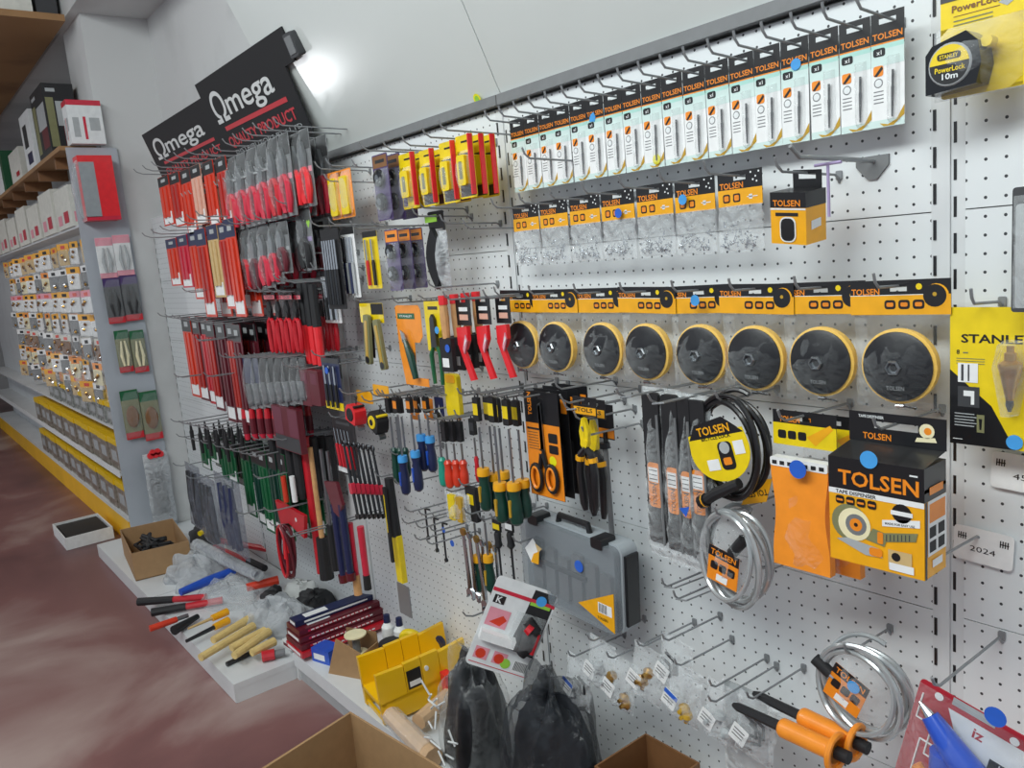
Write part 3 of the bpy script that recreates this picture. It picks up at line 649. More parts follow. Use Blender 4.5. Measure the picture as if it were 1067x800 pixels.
f2 = d-.0016; m.text('TAPE DISPENSER', -.034, .046, .004, f2, 'white', .036); m.text('TOLSEN', -.026, .019, .009, f2, 'orange', .04)
m.disc(.028, .040, .011, f2+.0001, 'cream', 16) if False else None
m.disc(w*.32, .034, .010, f2, 'cream', 16); m.disc(w*.33, .034, .005, f2-.0002, 'orange', 12); m.flat([(w*.2, .018), (w*.42, .020), (w*.40, .026), (w*.22, .024)], f2, 'cream')
m.build('hang_tab', t, 0)
l = t.location; hook(l.x, l.z+.0345, .20, 'grey wire hook holding the large tape dispenser carton', 'hooks over the hand tools')
sticker(905, 479, -.2035, .012, 'stickerblue', 'light blue round sticker on the tape dispenser carton')
# protruding price hook in front of the carton
p = W(1034, 552, -.02)
hook(W(1022, 556, 0).x, W(1022, 556, 0).z, .16, 'empty grey wire hook in front of the white tag reading 2024', 'empty hooks', up=.01)
# ================================================================ tool case
M('casegrey', (168, 175, 180), .4)
x0, x1, z1, z0 = box_px(547, 540, 640, 606, -.10)
p0 = W(547, 540, -.10); p1 = W(648, 575, -.10); w = p1.x-p0.x; h = .195
t = thing('tool_case', 'flat grey see-through tool case with black latches and yellow corner label', 'tool case', ((p0.x+p1.x)/2, -.10, p0.z+.010), None, (0, .04, 0))
m = MB(); m.rrect(-w/2, w/2, .0, .045, -h, 0, 'casegrey', .02, 5); m.build('base', t, 30)
m = MB(); m.rrect(-w/2+.004, w/2-.004, -.018, -.0005, -h+.004, -.004, SMOKE, .018, 5)
lid = m.build('lid', t, 30)
m = MB()
for q in range(6):
    a = -w*.38+q*w*.14; m.rrect(a, a+w*.10, -.012, -.002, -h*.86, -h*(.25+.05*(q % 3)), 'grey', .006)
m.rrect(-w*.4, w*.2, -.016, -.012, -h*.52, -h*.46, 'darkgrey', .004); m.build('bit_tray', t, 30)
for sx in (-.33, .33):
    MB().rrect(w*sx-.016, w*sx+.016, -.021, .02, -.012, .010, 'black', .004).build('latch', lid, 30)
m = MB(); m.tube([(-.05, .012, -.004), (-.045, .012, .016), (.045, .012, .016), (.05, .012, -.004)], .007, 'black', 8); m.build('carry_handle', t)
m = MB(); m.prism([(w*.47, -h*.5), (w*.47, -h*.95), (w*.12, -h*.78)], -.0195, -.0185, 'amber'); m.rect(w*.32, w*.45, -h*.78, -h*.66, -.0199, 'paper')
for q in range(6): m.rect(w*.33+.004*q, w*.33+.002+.004*q, -h*.77, -h*.67, -.0202, 'black')
m.text('TOLSEN', w*.36, -h*.84, .006, -.0199, 'black', .03); m.build('corner_label', t, 0)
m = MB(); m.tube([(-w*.5, -.002, -.01), (w*.5, -.002, -.01)], .001, 'black', 4)
MB().rrect(w/2-.0, w/2+.008, .005, .04, -h+.02, -.02, 'black', .003).build('hinge_edge', t)
sticker(603, 590, -.1195-.001, .013, 'dotblue', 'blue round sticker on the lid of the grey tool case')
m = MB(); q = W(556, 574, -.13); m.prism([(-.03, 0), (0, .03), (.02, .005), (.012, -.025), (-.01, -.03)], 0, .001, 'paper'); m.prism([(-.012, -.028), (.014, -.028), (.02, .004), (.0, -.006)], -.0008, 0, 'amber'); m.prism([(.008, .02), (.03, .012), (.016, .0)], -.0006, .0002, 'tan')
tag(m.build('torn_label', smooth=0, loc=tuple(q)), 'torn white and orange paper label at the left end of the tool case', 'label')
hook(W(548, 545, 0).x, W(640, 556, 0).z+.02, .18, 'grey wire hook under the tool case handle', 'hooks over the hand tools')
# ================================================================ right bay: yellow cards and tags
M('blackgloss', (40, 42, 46), .16, .3); M('steelblade', (150, 152, 155), .3, .7); M('tanwood', (206, 156, 104), .5, noise=.12, scale=60)
t, w, h = card_thing('tape_measure_card', 'yellow blister card with a black ten metre tape measure', 'tape measure', 983, -22, 1068, 112, -.06)
h = .148; w = .1
m = MB(); m.rrect(-w/2, w/2, 0, .0012, -h, 0, 'yellow', .005); f = -.0006
m.rect(-w/2, w/2, -.030, 0, f, 'darkgrey'); m.text('PowerLock', -.006, -.040, .0085, f-.0003, 'brown', .06); m.rect(-.034, .02, -.050, -.0492, f, 'brown')
for q in range(2): m.rect(-.034, .012, -.056-.005*q, -.0545-.005*q, f, 'olive')
m.flat([(.028, -.042), (.038, -.046), (.028, -.052), (.018, -.046)], f, 'lightgrey')
m.build('card', t, 0); 
c = Vector((-.018, 0, -.110)); m = MB(); P = [(-.034, -.034), (-.034, .014), (-.026, .024), (.014, .034), (.028, .020), (.032, -.006), (.026, -.030)]
m.prism([(x+c.x, z+c.z) for x, z in P], -.038, -.0008, 'blackgloss'); m.lathe([(.0245, -.0405), (.026, -.0385)], 'lightgrey', (c.x-.004, 0, c.z-.002), 'y', 28)
m.disc(c.x-.004, c.z-.002, .0235, -.0410, 'black', 28)
m.flat([(c.x-.004+.0235*math.cos(a), c.z-.002+.0235*math.sin(a)) for a in [PI*.02+PI*.96*k/14 for k in range(15)]], -.0413, 'yellow')
m.rrect(c.x-.018, c.x+.010, -.0420, -.0415, c.z+.004, c.z+.012, 'black', .003); m.text('STANLEY', c.x-.004, c.z+.008, .0048, -.0424, 'yellow', .022)
m.text('PowerLock', c.x-.003, c.z-.007, .0065, -.0416, 'yellow', .036); m.text('10m', c.x-.003, c.z-.0155, .0072, -.0416, 'white', .019)
m.build('tape_case', t, 25)
m = MB(); m.lathe([(.007, -.03), (.007, -.012)], 'yellow', (c.x+.034, 0, c.z+.018), 'y', 12); m.build('lock_button', t)
m = MB(); m.pillow(-.058, .046, -h-.002, -.062, .0, .046, PLAST, 5, 6, 6, False, .05, .02); m.build('blister', t, 40)

hook(t.location.x+.01, t.location.z+.004, .10, 'grey wire hook holding the yellow tape measure card', 'hooks of the right bay')
# plumb bob card
x0, x1, z1, z0 = box_px(990, 320, 1062, 462, -.06); w = .105; h = z1-z0
t = thing('plumb_bob_card', 'yellow and black blister card with a brass plumb bob', 'plumb bob', (x0+w/2, -.06, z1))
m = MB(); m.rrect(-w/2, w/2, 0, .0012, -h, 0, 'yellow', .002); f = -.0006
m.flat([(-w/2, -h*.45), (-w/2, -h), (w*.28, -h), (0, -h*.70), (-w*.36, -h*.52)], f, 'black')
m.text('STANLEY', .006, -h*.22, .0115, f, 'black', w*.84); m.text('8', -w*.40, -h*.32, .006, f, 'black'); m.rect(-w*.34, -w*.28, -h*.33, -h*.32, f, 'olive')
for q in range(3): m.rect(-w*.42, -w*.08, -h*(.37+.018*q), -h*(.365+.018*q), f, 'olive')
m.rect(-w*.40, -w*.16, -h*.54, -h*.40, f-.0003, 'paper'); m.rect(-w*.36, -w*.33, -h*.53, -h*.41, f-.0005, 'darkgrey'); m.rect(-w*.28, -w*.26, -h*.53, -h*.41, f-.0005, 'darkgrey')
m.rect(-w*.40, -w*.14, -h*.72, -h*.57, f-.0003, 'darkgrey'); m.rect(-w*.33, -w*.2, -h*.64, -h*.60, f-.0005, 'paper'); m.rect(-w*.24, -w*.2, -h*.70, -h*.60, f-.0006, 'paper')
for q in range(5): m.rect(-w*.44, -w*.2+.003*(q % 2), -h*(.775+.022*q), -h*(.768+.022*q), f-.0003, 'lightgrey')
m.rect(-w*.17, -w*.08, -h*.90, -h*.77, f-.0003, 'olive'); m.flat([(-w*.145, -h*.80), (-w*.105, -h*.80), (-w*.115, -h*.88), (-w*.135, -h*.88)], f-.0006, 'black'); m.rect(-w*.46, -w*.34, -h*.965, -h*.96, f-.0003, 'white')
m.build('card', t, 0)
m = MB(); m.lathe([(.0045, -.048), (.0045, -.055), (.007, -.057), (.007, -.066), (.0135, -.070), (.0140, -.074), (.013, -.078), (.0045, -.118)], 'brass', (w*.26, -.0155, 0), 'z', 14)
m.build('plumb_bob', t, 35); MB().lathe([(.0045, -.1182), (.005, -.124), (.002, -.133)], 'black', (w*.26, -.0155, 0), 'z', 12).build('tip', t)
m = MB(); a, b = w*.26-.018, w*.26+.018; m.add([(a+.006, f, -.042), (b-.006, f, -.042), (b, f, -.075), (a+.012, f, -.14), (b-.012, f, -.14), (a, f, -.075), (a+.008, -.031, -.045), (b-.008, -.031, -.045), (b-.002, -.031, -.075), (b-.013, -.031, -.137), (a+.013, -.031, -.137), (a+.002, -.031, -.075)],
   [(6, 7, 8, 9, 10, 11), (0, 1, 7, 6), (1, 2, 8, 7), (2, 4, 9, 8), (4, 3, 10, 9), (3, 5, 11, 10), (5, 0, 6, 11)], PLAST); m.build('blister', t, 0)
hook(t.location.x-.01, t.location.z-.004+.006, .10, 'grey wire hook holding the yellow plumb bob card', 'hooks of the right bay')
sticker(1057, 461, -.0625, .010, 'stickerblue', 'light blue oval sticker at the foot of the plumb bob card')
# price tags
for (px, py, txt, lb) in ((1024, 570, '2024', 'white price tag reading 2024 on the empty hook'), (1066, 494, '451', 'white price tag at the right frame edge below the plumb bob card')):
    p = W(px, py, -.008); t = thing('price_tag', lb, 'price tag', tuple(p), 'white price tags', (0, .05, 0))
    m = MB(); m.rrect(-.040, .040, 0, .001, -.026, .026, 'paper', .006)
    for sx in (-.028, .028):
        for q in range(4): m.rect(sx-.006+.0032*q, sx-.0044+.0032*q, .006, .016, -.0005, 'black')
        m.rect(sx-.006, sx+.006, .010, .0115, -.0006, 'black')
    m.text(txt, 0, -.005, .0085, -.0005, 'black', .034 if len(txt) > 3 else .024, False); m.build('tag_card', t, 0)
p = W(1058, 470, 0); hook(W(1110, 470, 0).x, W(1110, 452, 0).z, .12, 'empty grey wire hook in front of the right white price tag', 'empty hooks', up=.0)
x0, x1, z1, z0 = box_px(1060, 195, 1110, 318, -.10)
t = thing('chrome_tool_card', 'grey blister pack cut by the right frame edge', 'blister pack', ((x0+x1)/2, -.10, z1))
m = MB(); m.rrect(-.03, .03, 0, .001, -.15, 0, 'darkgrey', .004); m.rrect(-.026, .026, -.0006, -.0003, -.145, -.02, 'lightgrey', .004); m.build('card', t, 0)
MB().pillow(-.028, .028, -.145, -.01, -.001, .02, PLAST, 3, 5, 6, False, .1).build('blister', t, 40)
hook(t.location.x, t.location.z+.003, .13, 'grey wire hook holding the grey blister pack at the edge', 'hooks of the right bay')
# ================================================================ bay 2, hand tools
ptag = 'hooks over the hand tools'
# two yellow knife packs
for k, (a, b, c, d) in enumerate(((341, 181, 353, 230), (352, 178, 365, 228))):
    t, w, h = card_thing('knife_pack', 'slim yellow knife pack, %s of the pair under the fascia corner' % ['left', 'right'][k], 'knife pack', a, b, c, d, -.12, group='slim yellow knife packs')
    m = MB(); m.rrect(-w/2, w/2, 0, .001, -h, 0, 'tolorange', .004); m.build('card', t, 0)
    MB().rrect(-w*.3, w*.3, -.010, -.0005, -h*.93, -h*.14, 'yellow', .006).build('knife', t, 30)
    MB().pillow(-w*.46, w*.46, -h*.98, -h*.03, 0, .016, PLAST, k, 4, 6, False, .1, .02).build('blister', t, 40); hook(t.location.x, t.location.z+.003, .17, 'grey wire hook holding the %s slim yellow knife pack' % ['left', 'right'][k], ptag)
# purple-black blister stacks
def lockpacks(px, n, Y0, dY, name, desc, group, hdr='brown', cm='purple', what='', balls=2):
    xl, yt, xr, yb = px
    x0, x1, z1, z0 = box_px(xl, yt, xr, yb, Y0); w = x1-x0; h = z1-z0
    for k in range(n):
        t = thing(name, desc % ORD[k], 'blister pack', ((x0+x1)/2, Y0+dY*k, z1), group)
        m = MB(); m.rrect(-w/2, w/2, 0, .001, -h, 0, cm, .004); m.rect(-w*.46, w*.46, -h*.20, -h*.02, -.0004, hdr); m.rect(-w*.3, w*.3, -h*.13, -h*.08, -.0007, 'black'); m.build('card', t, 0)
        m = MB()
        for q in range(balls): m.lathe([(w*.30, -.006), (w*.28, -.012), (w*.1, -.014)], 'blackgloss', (0, 0, -h*(.36+.36*q)), 'y', 14); m.disc(0, -h*(.36+.36*q), w*.12, -.0143, 'steel', 10)
        m.build('swivel_wheels' if name == 'caster_pack' else 'tool_heads', t)
        MB().pillow(-w*.47, w*.47, -h*.98, -h*.22, 0, .020, PLAST, k, 4, 7, False, .15, .02).build('blister', t, 40)
    hook((x0+x1)/2, z1+.003, -Y0+.05, 'grey wire hook holding '+what, ptag)
lockpacks((387, 163, 403, 231), 3, -.17, .035, 'caster_pack', 'purple and black blister pack with brown header, %s of three on the upper hook', 'purple blister packs on the upper hook', what='the upper purple packs')
lockpacks((400, 240, 414, 303), 3, -.16, .035, 'caster_pack', 'purple and black blister pack, %s of three on the lower hook', 'purple blister packs on the lower hook', 'orange', what='the lower purple packs')
# yellow and red packs
for k, (a, b, c, d) in enumerate(((415, 162, 432, 219), (436, 158, 452, 216), (457, 150, 474, 213), (474, 143, 492, 208))):
    for j in range(3 if k == 3 else 2):
        Y = -.14+.030*j
        x0, x1, z1, z0 = box_px(a, b, c, d, -.14); w = x1-x0; h = z1-z0
        t = thing('blade_pack', '%s with red edges, %s from the left, %s on its hook' % ('yellow and black cutter pack', ORD[k], ['front', 'second', 'rearmost'][j]), 'blister pack', ((x0+x1)/2, Y, z1), 'yellow and red packs in a row')
        m = MB(); m.rrect(-w/2, w/2, 0, .0012, -h, 0, 'yellow', .004); m.rect(-w*.42, w*.42, -h*.97, -h*.28, -.0005, 'black' if k else 'yellow'); m.rect(-w*.18, w*.18, -h*.12, -h*.09, -.0005, 'softblack')
        m.rect(w*.38, w*.5, -h*.95, -.001, -.0006, 'hotred')
        if k == 0: m.rect(-w*.45, -w*.2, -h*.95, -h*.3, -.0008, 'purple')
        m.build('card', t, 0)
        m = MB(); m.rrect(-w*.20, w*.26, -.016, -.001, -h*.80, -h*.32, 'yellow', .005); m.rect(-w*.08, w*.10, -h*.7, -h*.42, -.0165, 'olive'); m.build('cutter_body', t, 30)
        m = MB(); m.box(w*.44, w*.5, -.012, -.001, -h*.96, -h*.01, 'hotred'); m.build('red_edge', t, 0)
        if j == 0: MB().pillow(-w*.47, w*.40, -h*.98, -h*.24, 0, .021, PLAST, k, 4, 6, False, .1, .02).build('blister', t, 40)
    hook(t.location.x, t.location.z+.003, .20, 'grey wire hook holding the %s yellow and red pack' % ORD[k], ptag)
# leaf-shaped blister
t, w, h = card_thing('shears_pack', 'dark curved shears in a clear leaf shaped blister, yellow tag on top', 'shears', 441, 222, 464, 303, -.10)
m = MB(); m.rrect(-w*.3, w*.4, 0, .001, -h*.22, 0, 'softblack', .004); m.rect(-w*.45, w*.1, -h*.13, -h*.04, -.0006, 'lime'); m.build('card', t, 0)
n = 10; P = [(w*(.0+.45*math.sin(PI*q/n)), -h*(.2+.78*q/n)) for q in range(n+1)]+[(w*(-.0-.42*math.sin(PI*q/n)), -h*(.2+.78*q/n)) for q in range(n-1, 0, -1)]
MB().prism([(x*.8-.002, z) for x, z in P][::-1], -.014, -.002, 'softblack').build('shears', t, 40)
MB().pillow(w*.12, w*.5, -h*1.0, -h*.25, -.002, .024, FOG, 3, 4, 8, False, .1, .1).build('blister', t, 50); hook(t.location.x, t.location.z+.003, .14, 'grey wire hook holding the leaf shaped shears blister', ptag)
# wrench / bit packs in row 2
def rodpack(a, b, c, d, Y, nrod, col, label, grp, head='softblack', rodm='chrome', name='wrench_set_pack', cat='wrench set', bottom=None, hk_=True, hdr=.1, mixed=None):
    t, w, h = card_thing(name, label, cat, a, b, c, d, Y, group=grp)
    m = MB(); m.rrect(-w/2, w/2, 0, .001, -h, 0, col, .003); m.rect(-w*.5, w*.5, -h*hdr, 0, -.0005, head)
    if bottom: m.rect(-w*.5, w*.5, -h, -h*.85, -.0005, bottom)
    m.build('card', t, 0)
    for q in range(nrod):
        x = -w*.40+w*.8*(q+.5)/nrod; mt = mixed[q % len(mixed)] if mixed else rodm
        r = min(.004, w*.34/nrod); r2 = r*1.25
        o = MB(); o.tube([(x, -.006, -h*(hdr+.04)), (x, -.006, -h*.5)], r, rodm, 6).tube([(x, -.006, -h*.5), (x, -.006, -h*.55), (x, -.006, -h*.94)], [r, r2, r2*.9], mt, 6); o.build('tool', t)
    if hk_: hook(t.location.x, t.location.z+.003, -Y+.05, 'grey wire hook behind '+' '.join(label.replace(',', '').split()[:9]), ptag)
    return t, w, h
rodpack(333, 240, 352, 322, -.16, 6, 'softblack', 'black pack of thin chrome and dark rods, left of two on the second row', 'rod packs on the second row', mixed=['darksteel', 'black'])
rodpack(354, 238, 368, 310, -.13, 4, 'paper', 'white pack of thin blue and chrome rods beside the black rod pack', 'rod packs on the second row', mixed=['navy', 'lightgrey'])
rodpack(377, 242, 392, 301, -.14, 2, 'yellow', 'narrow yellow pack with red and dark tools left of the purple packs', None, mixed=['red', 'softblack'], name='tool_pack', cat='tool pack')
rodpack(333, 283, 350, 336, -.12, 5, 'paper', 'second black rod pack, hanging lower behind the first', 'rod packs on the second row', rodm='chrome', mixed=['chrome', 'black'])
# utility knives
t, w, h = card_thing('utility_knife_card', 'yellow and black card with a large grey utility knife, left of the orange card', 'utility knife', 374, 316, 398, 372, -.13)
m = MB(); m.rrect(-w*.5, w*.5, 0, .001, -h*.35, 0, 'yellow', .003); m.prism([(-w*.5, -h*.95), (-w*.05, -h), (w*.05, -h*.3), (-w*.3, -h*.3)], 0, .001, 'softblack'); m.rect(0, w*.5, -h*.2, -.001, -.0005, 'softblack'); m.rect(-w*.42, -w*.12, -h*.92, -h*.82, -.0005, 'redorange'); m.build('card', t, 0)
for s, dz in ((-.05, -h*.2), (.32, -h*.28)):
    k = MB(); k.prism(rr(-w*.11, w*.11, -h*.9, 0, .006), -.016, -.006, 'olive'); k.prism(rr(-w*.05, w*.05, -h*.8, -h*.1, .003), -.0175, -.0155, 'gold'); k.disc(0, -h*.82, w*.08, -.0178, 'darksteel', 10); k.build('knife', t, 30, loc=(w*s, 0, dz), rot=(0, .12-.25*(s > 0), 0))
hook(t.location.x, t.location.z+.003, .18, 'grey wire hook holding the utility knife card', ptag)
# orange J card with green trimming knife
t, w, h = card_thing('trimming_knife_card', 'orange hooked card with a dark green handled trimming knife', 'trimming knife', 411, 318, 437, 399, -.11)
m = MB(); m.prism([(-w*.5, -h*.02), (-w*.42, 0), (w*.42, 0), (w*.5, -h*.06), (w*.5, -h*.38), (w*.36, -h*.46), (w*.16, -h*.46), (w*.1, -h*.90), (w*.55, -h*.90), (w*.55, -h), (-w*.36, -h), (-w*.48, -h*.6)][::-1], 0, .001, 'tolorange')
m.rect(-w*.42, w*.26, -h*.17, -h*.10, -.0005, 'green'); m.text('STANLEY', -w*.08, -h*.135, .005, -.0008, 'white', w*.5); m.build('card', t, 0)
m = MB(); m.tube([(-w*.10, -.010, -h*.42), (w*.10, -.012, -h*.62), (w*.22, -.012, -h*.9)], [.006, .011, .008], 'darkgreen', 10); m.build('handle', t); m = MB(); m.prism([(-w*.24, -h*.30), (-w*.1, -h*.34), (-w*.02, -h*.44), (-w*.18, -h*.46)], -.012, -.009, 'steel'); m.build('blade', t, 0)
hook(t.location.x, t.location.z+.003, .15, 'grey wire hook holding the orange hooked card', ptag)
# green pliers on yellow card
t, w, h = card_thing('pliers_card', 'yellow card with long nose pliers and dark green handles', 'pliers', 441, 314, 461, 398, -.12)
m = MB(); m.rrect(-w*.5, w*.4, 0, .001, -h*.6, 0, 'yellow', .003); m.rect(-w*.3, w*.2, -h*.10, -h*.06, -.0005, 'black'); m.build('card', t, 0)
MB().prism([(-w*.15, -h*.55), (-w*.1, -h*.2), (0, -h*.15), (w*.1, -h*.2), (w*.15, -h*.55)][::-1], -.010, -.002, 'darksteel').build('jaws', t, 30)
for s in (-1, 1): MB().tube([(s*w*.08, -.006, -h*.52), (s*w*.24, -.006, -h*.65), (s*w*.2, -.006, -h)], [.004, .006, .005], 'green', 8).build('handle', t)
hook(t.location.x, t.location.z+.003, .16, 'grey wire hook holding the green handled pliers card', ptag)
# chisels with wooden handles
for k in range(4):
    Y = -.16+.03*k; x0, x1, z1, z0 = box_px(455, 308, 467, 386, -.16); w = x1-x0; h = z1-z0
    t = thing('wood_chisel', 'wooden handled tool with black sleeve and red top, %s of four in a row' % ORD[k], 'chisel', ((x0+x1)/2+.002*k, Y, z1), 'wooden handled tools')
    MB().tube([(0, 0, 0), (0, 0, -h*.12)], .011, 'hotred', 10).build('red_cap', t)
    MB().tube([(0, 0, -h*.12), (0, 0, -h*.3), (0, 0, -h*.56)], [.0095, .011, .009], 'tanwood', 10).build('handle', t)
    m = MB(); m.rrect(-w*.5, w*.5, -.006, .006, -h, -h*.55, 'softblack', .003); m.rect(-w*.36, w*.2, -h*.94, -h*.82, -.0064, 'paper'); m.build('sleeve', t, 0)
hook(t.location.x, t.location.z+.014, .20, 'grey wire hook above the wooden handled tools', ptag)
sticker(466, 363, -.169, .0095, 'dotblue', 'blue round sticker on the sleeve of the front wooden handled tool')
sticker(455, 344, -.134, .009, 'stickerblue', 'light blue round sticker on the pliers card')
# red combination squares
for k, xp in enumerate((494, 508, 522)):
    Y = -.14+.018*k; a = W(xp-16, 312, -.13); b = W(xp-1, 312, -.13); w = b.x-a.x; h = a.z-W(xp, 395, -.13).z
    t = thing('try_square', 'bright red folding square with black header, %s from the left' % ORD[k], 'square', ((a.x+b.x)/2, Y, a.z), 'bright red squares')
    m = MB(); header(m, w, h*.32, hw=w*.4, drop=.001, hh=.006); m.rect(-w*.3, w*.3, -h*.14, -h*.09, -.0008, 'paper'); m.rect(-w*.3, w*.3, -h*.25, -h*.18, -.0008, 'skin'); m.build('header_card', t, 0)
    m = MB(); m.prism([(-w*.36, -h*.56), (-w*.36, -h*.34), (w*.36, -h*.32), (w*.36, -h*.50), (w*.1, -h*.62)][::-1], -.010, .0, 'hotred'); m.build('stock', t, 0)
    m = MB(); m.prism([(w*.05, -h*.60), (w*.28, -h*.42), (w*.36, -h*.5), (w*.12, -h*.66)], -.0135, -.0105, 'pink'); m.prism([(w*.12, -h*.58), (w*.3, -h*.46), (w*.34, -h*.5)], -.0142, -.0136, 'white'); m.build('clip', t, 0)
    m = MB(); m.prism([(-w*.40, -h*.54), (-w*.05, -h*.56), (w*.62, -h*.98), (w*.28, -h*1.0)][::-1], -.009, -.002, 'hotred'); m.build('blade', t, 0)
    hook(t.location.x, t.location.z-.0022, -Y+.05, 'grey wire hook holding the %s red square' % ORD[k], ptag)
# yellow tube hanging
t, w, h = card_thing('yellow_tube_pack', 'narrow clear yellow tube hanging above the black clipped screwdrivers', 'tube', 465, 388, 480, 432, -.09)
MB().rrect(-w*.45, w*.45, -.012, 0, -h, 0, 'yellow', .01).build('tube', t, 30); m = MB(); m.rrect(-w*.3, w*.3, -.0135, -.0122, -h*.2, -h*.02, 'amber', .004); m.build('cap', t, 0)
hook(t.location.x, t.location.z+.0035, .12, 'grey wire hook holding the narrow yellow tube', ptag)
# navy pack
t, w, h = rodpack(334, 372, 352, 424, -.20, 3, 'navy', 'dark navy tool pack with a yellow foot, beside the broad white post', None, head='darkgrey', mixed=['softblack'], bottom='yellow', name='tool_pack', cat='tool pack')
sticker(334+6, 386, -.212, .010, 'dotblue', 'blue round sticker on the navy tool pack')
# tape measures
def tape(px, py, Y, body, face, label, rot=0, s=1.0):
    p = W(px, py, Y); t = thing('tape_measure', label, 'tape measure', tuple(p), 'tape measures hanging from the fourth row', (0, rot, 0)); P = [(-.032*s, -.026*s), (-.034*s, .010*s), (-.024*s, .028*s), (.010*s, .032*s), (.028*s, .018*s), (.034*s, -.010*s), (.030*s, -.028*s)]
    MB().prism(P, -.018, .018, body).prism(P, -.0181, .018, body).build('case', t, 25) if False else MB().prism(P, -.018, .018, body).build('case', t, 25)
    m = MB(); m.lathe([(.021*s, -.0205), (.022*s, -.0184)], face, (-.002, 0, 0), 'y', 22); m.lathe([(.010*s, -.0215), (.0105*s, -.0206)], 'black', (-.002, 0, 0), 'y', 16); m.build('face_plate', t)
    MB().box(.010, .018, -.016, .016, .0245*s+.004, .034*s, face).build('lock_button', t, 0)
    MB().prism([(.026*s, -.0285*s), (.040*s, -.034*s), (.040*s, -.044*s), (.037*s, -.034*s), (.02*s, -.0290*s)], -.010, .010, 'steel').build('hook_end', t, 0)
    MB().tube([(0, .0, .033*s), (0, 0, .055*s)], .0015, 'softblack', 6).tube([(0.008, -.003, .0555*s), (.0, .003, .0585*s), (-.008, 0, .0555*s), (0, 0, .0535*s)], .0018, 'softblack', 6).build('strap', t)
    hook(p.x+.0, p.z+.062*s, -Y+.04, 'grey wire hook holding the %s tape measure' % ('red' if body == 'hotred' else 'black and yellow'), ptag); return t
tape(371, 431, -.19, 'hotred', 'softblack', 'red and black tape measure, left of the black and yellow one', .25, .85)
tape(394, 439, -.17, 'softblack', 'yellow', 'black and yellow tape measure right of the red one', .45, .85)
for k, (px, py) in enumerate(((371, 410), (388, 404))):
    t, w, h = card_thing('header_tag', 'small yellow header tag above the %s tape measure' % ['red', 'black and yellow'][k], 'hang tag', px, py-4, px+16, py+8, -.15, group='yellow header tags'); MB().rrect(-w/2, w/2, 0, .001, -h, 0, 'amber', .003).build('tag', t, 0)
# ================================================================ screwdrivers
def driver(x, ytag, ysh, yh0, yh1, Y, hm, label, group, collar=None, tagm=None, rh=.011, stripe=None, hookit=True, what='', rs=.0028, tagh=None, cat='screwdriver'):
    zt = W(x, ytag, Y); zs = W(x+(ysh-ytag)*.09, ysh, Y).z; z0 = W(x+(yh0-ytag)*.09, yh0, Y).z; z1 = W(x, yh1, Y).z
    t = thing('screwdriver', label, cat, tuple(zt), group); L = lambda z: z-zt.z
    a, b, c = L(zs), L(z0), L(z1)
    MB().tube([(0, 0, a), (0, 0, b)], rs, 'steel', 8).build('shaft', t)
    m = MB(); m.lathe([(rh*.6, b), (rh*1.0, b-.008), (rh*.82, b-.020), (rh*1.05, (b+c)/2), (rh*1.1, c+.02), (rh*.95, c+.006), (rh*.5, c)], hm, n=14)
    if stripe:
        m.rrect(-rh*.25, rh*.25, -rh*1.2, -rh*.9, (b+c)/2-.022, (b+c)/2+.016, stripe, .002)
    hd_ = m.build('handle', t)
    if collar: MB().lathe([(rh*1.0, b+.010), (rh*1.08, b+.001), (rh*1.06, b-.007)], collar, n=14).build('collar', hd_)
    if tagm:
        th = a*-.9 if tagh is None else tagh
        m = MB(); m.rrect(-.010, .010, -.006, .004, -th, -.004, tagm[0], .003); m.rect(-.009, .009, -th*.75, -th*.3, -.0065, tagm[1]); m.tube([(-.007, 0, -.004), (-.004, 0, .004), (.004, 0, .004), (.007, 0, -.004)], .0016, tagm[0], 6); m.build('hang_clip', t, 20)
    if hookit: hook(zt.x, zt.z+.0002, -Y+.05, 'grey wire hook holding '+what, ptag)
    return t
G = 'green screwdrivers with yellow collars'
for k, (x, yt, y0, y1, Y) in enumerate(((496, 412, 492, 528, -.14), (507, 411, 497, 529, -.11), (517, 413, 495, 531, -.12), (512, 411, 507, 540, -.19), (527, 414, 507, 543, -.18), (537, 415, 504, 536, -.15))):
    driver(x, yt, yt+33, y0, y1, Y, 'darkgreen', 'long screwdriver with green handle and yellow collar, %s of six' % ORD[k], G, 'amber', ('softblack', 'yellow'), .0145, 'gold', what='the %s big green screwdriver' % ORD[k], tagh=.06)
for k, (x, Y) in enumerate(((494, -.13), (505, -.13))):
    driver(x, 543, 545, 582, 613, Y, 'darkgreen', 'smaller green screwdriver with yellow collar, %s of the lower pair' % ['left', 'right'][k], 'lower pair of green screwdrivers', 'amber', None, .0125, 'gold', False)
for k, (x, Y) in enumerate(((418, -.16), (432, -.15), (440, -.12), (449, -.11))):
    y0 = (478, 473, 456, 458)[k]; y1 = (511, 508, 488, 489)[k]
    driver(x-6, 412, 432, y0, y1, Y, 'navy', 'screwdriver with navy and blue handle, %s from the left of four' % ORD[k], 'navy handled screwdrivers', 'stickerblue', ('softblack', 'orange'), .0125, 'blue', what='the %s navy screwdriver' % ORD[k], tagh=.045)
for k in range(3):
    driver(404+6*k, 413, 434, 466, 500-3*k, -.15+.01*k, 'darkgreen', 'dark green handled screwdriver, %s of three left of the navy ones' % ORD[k], 'dark green screwdrivers', None, ('softblack', 'softblack'), .0095, what='the %s dark green screwdriver' % ORD[k], tagh=.045)
driver(455, 428, 436, 476, 504, -.13, 'teal', 'small screwdriver with a turquoise handle', None, None, ('softblack', 'grey'), .011, what='the turquoise screwdriver', tagh=.02)
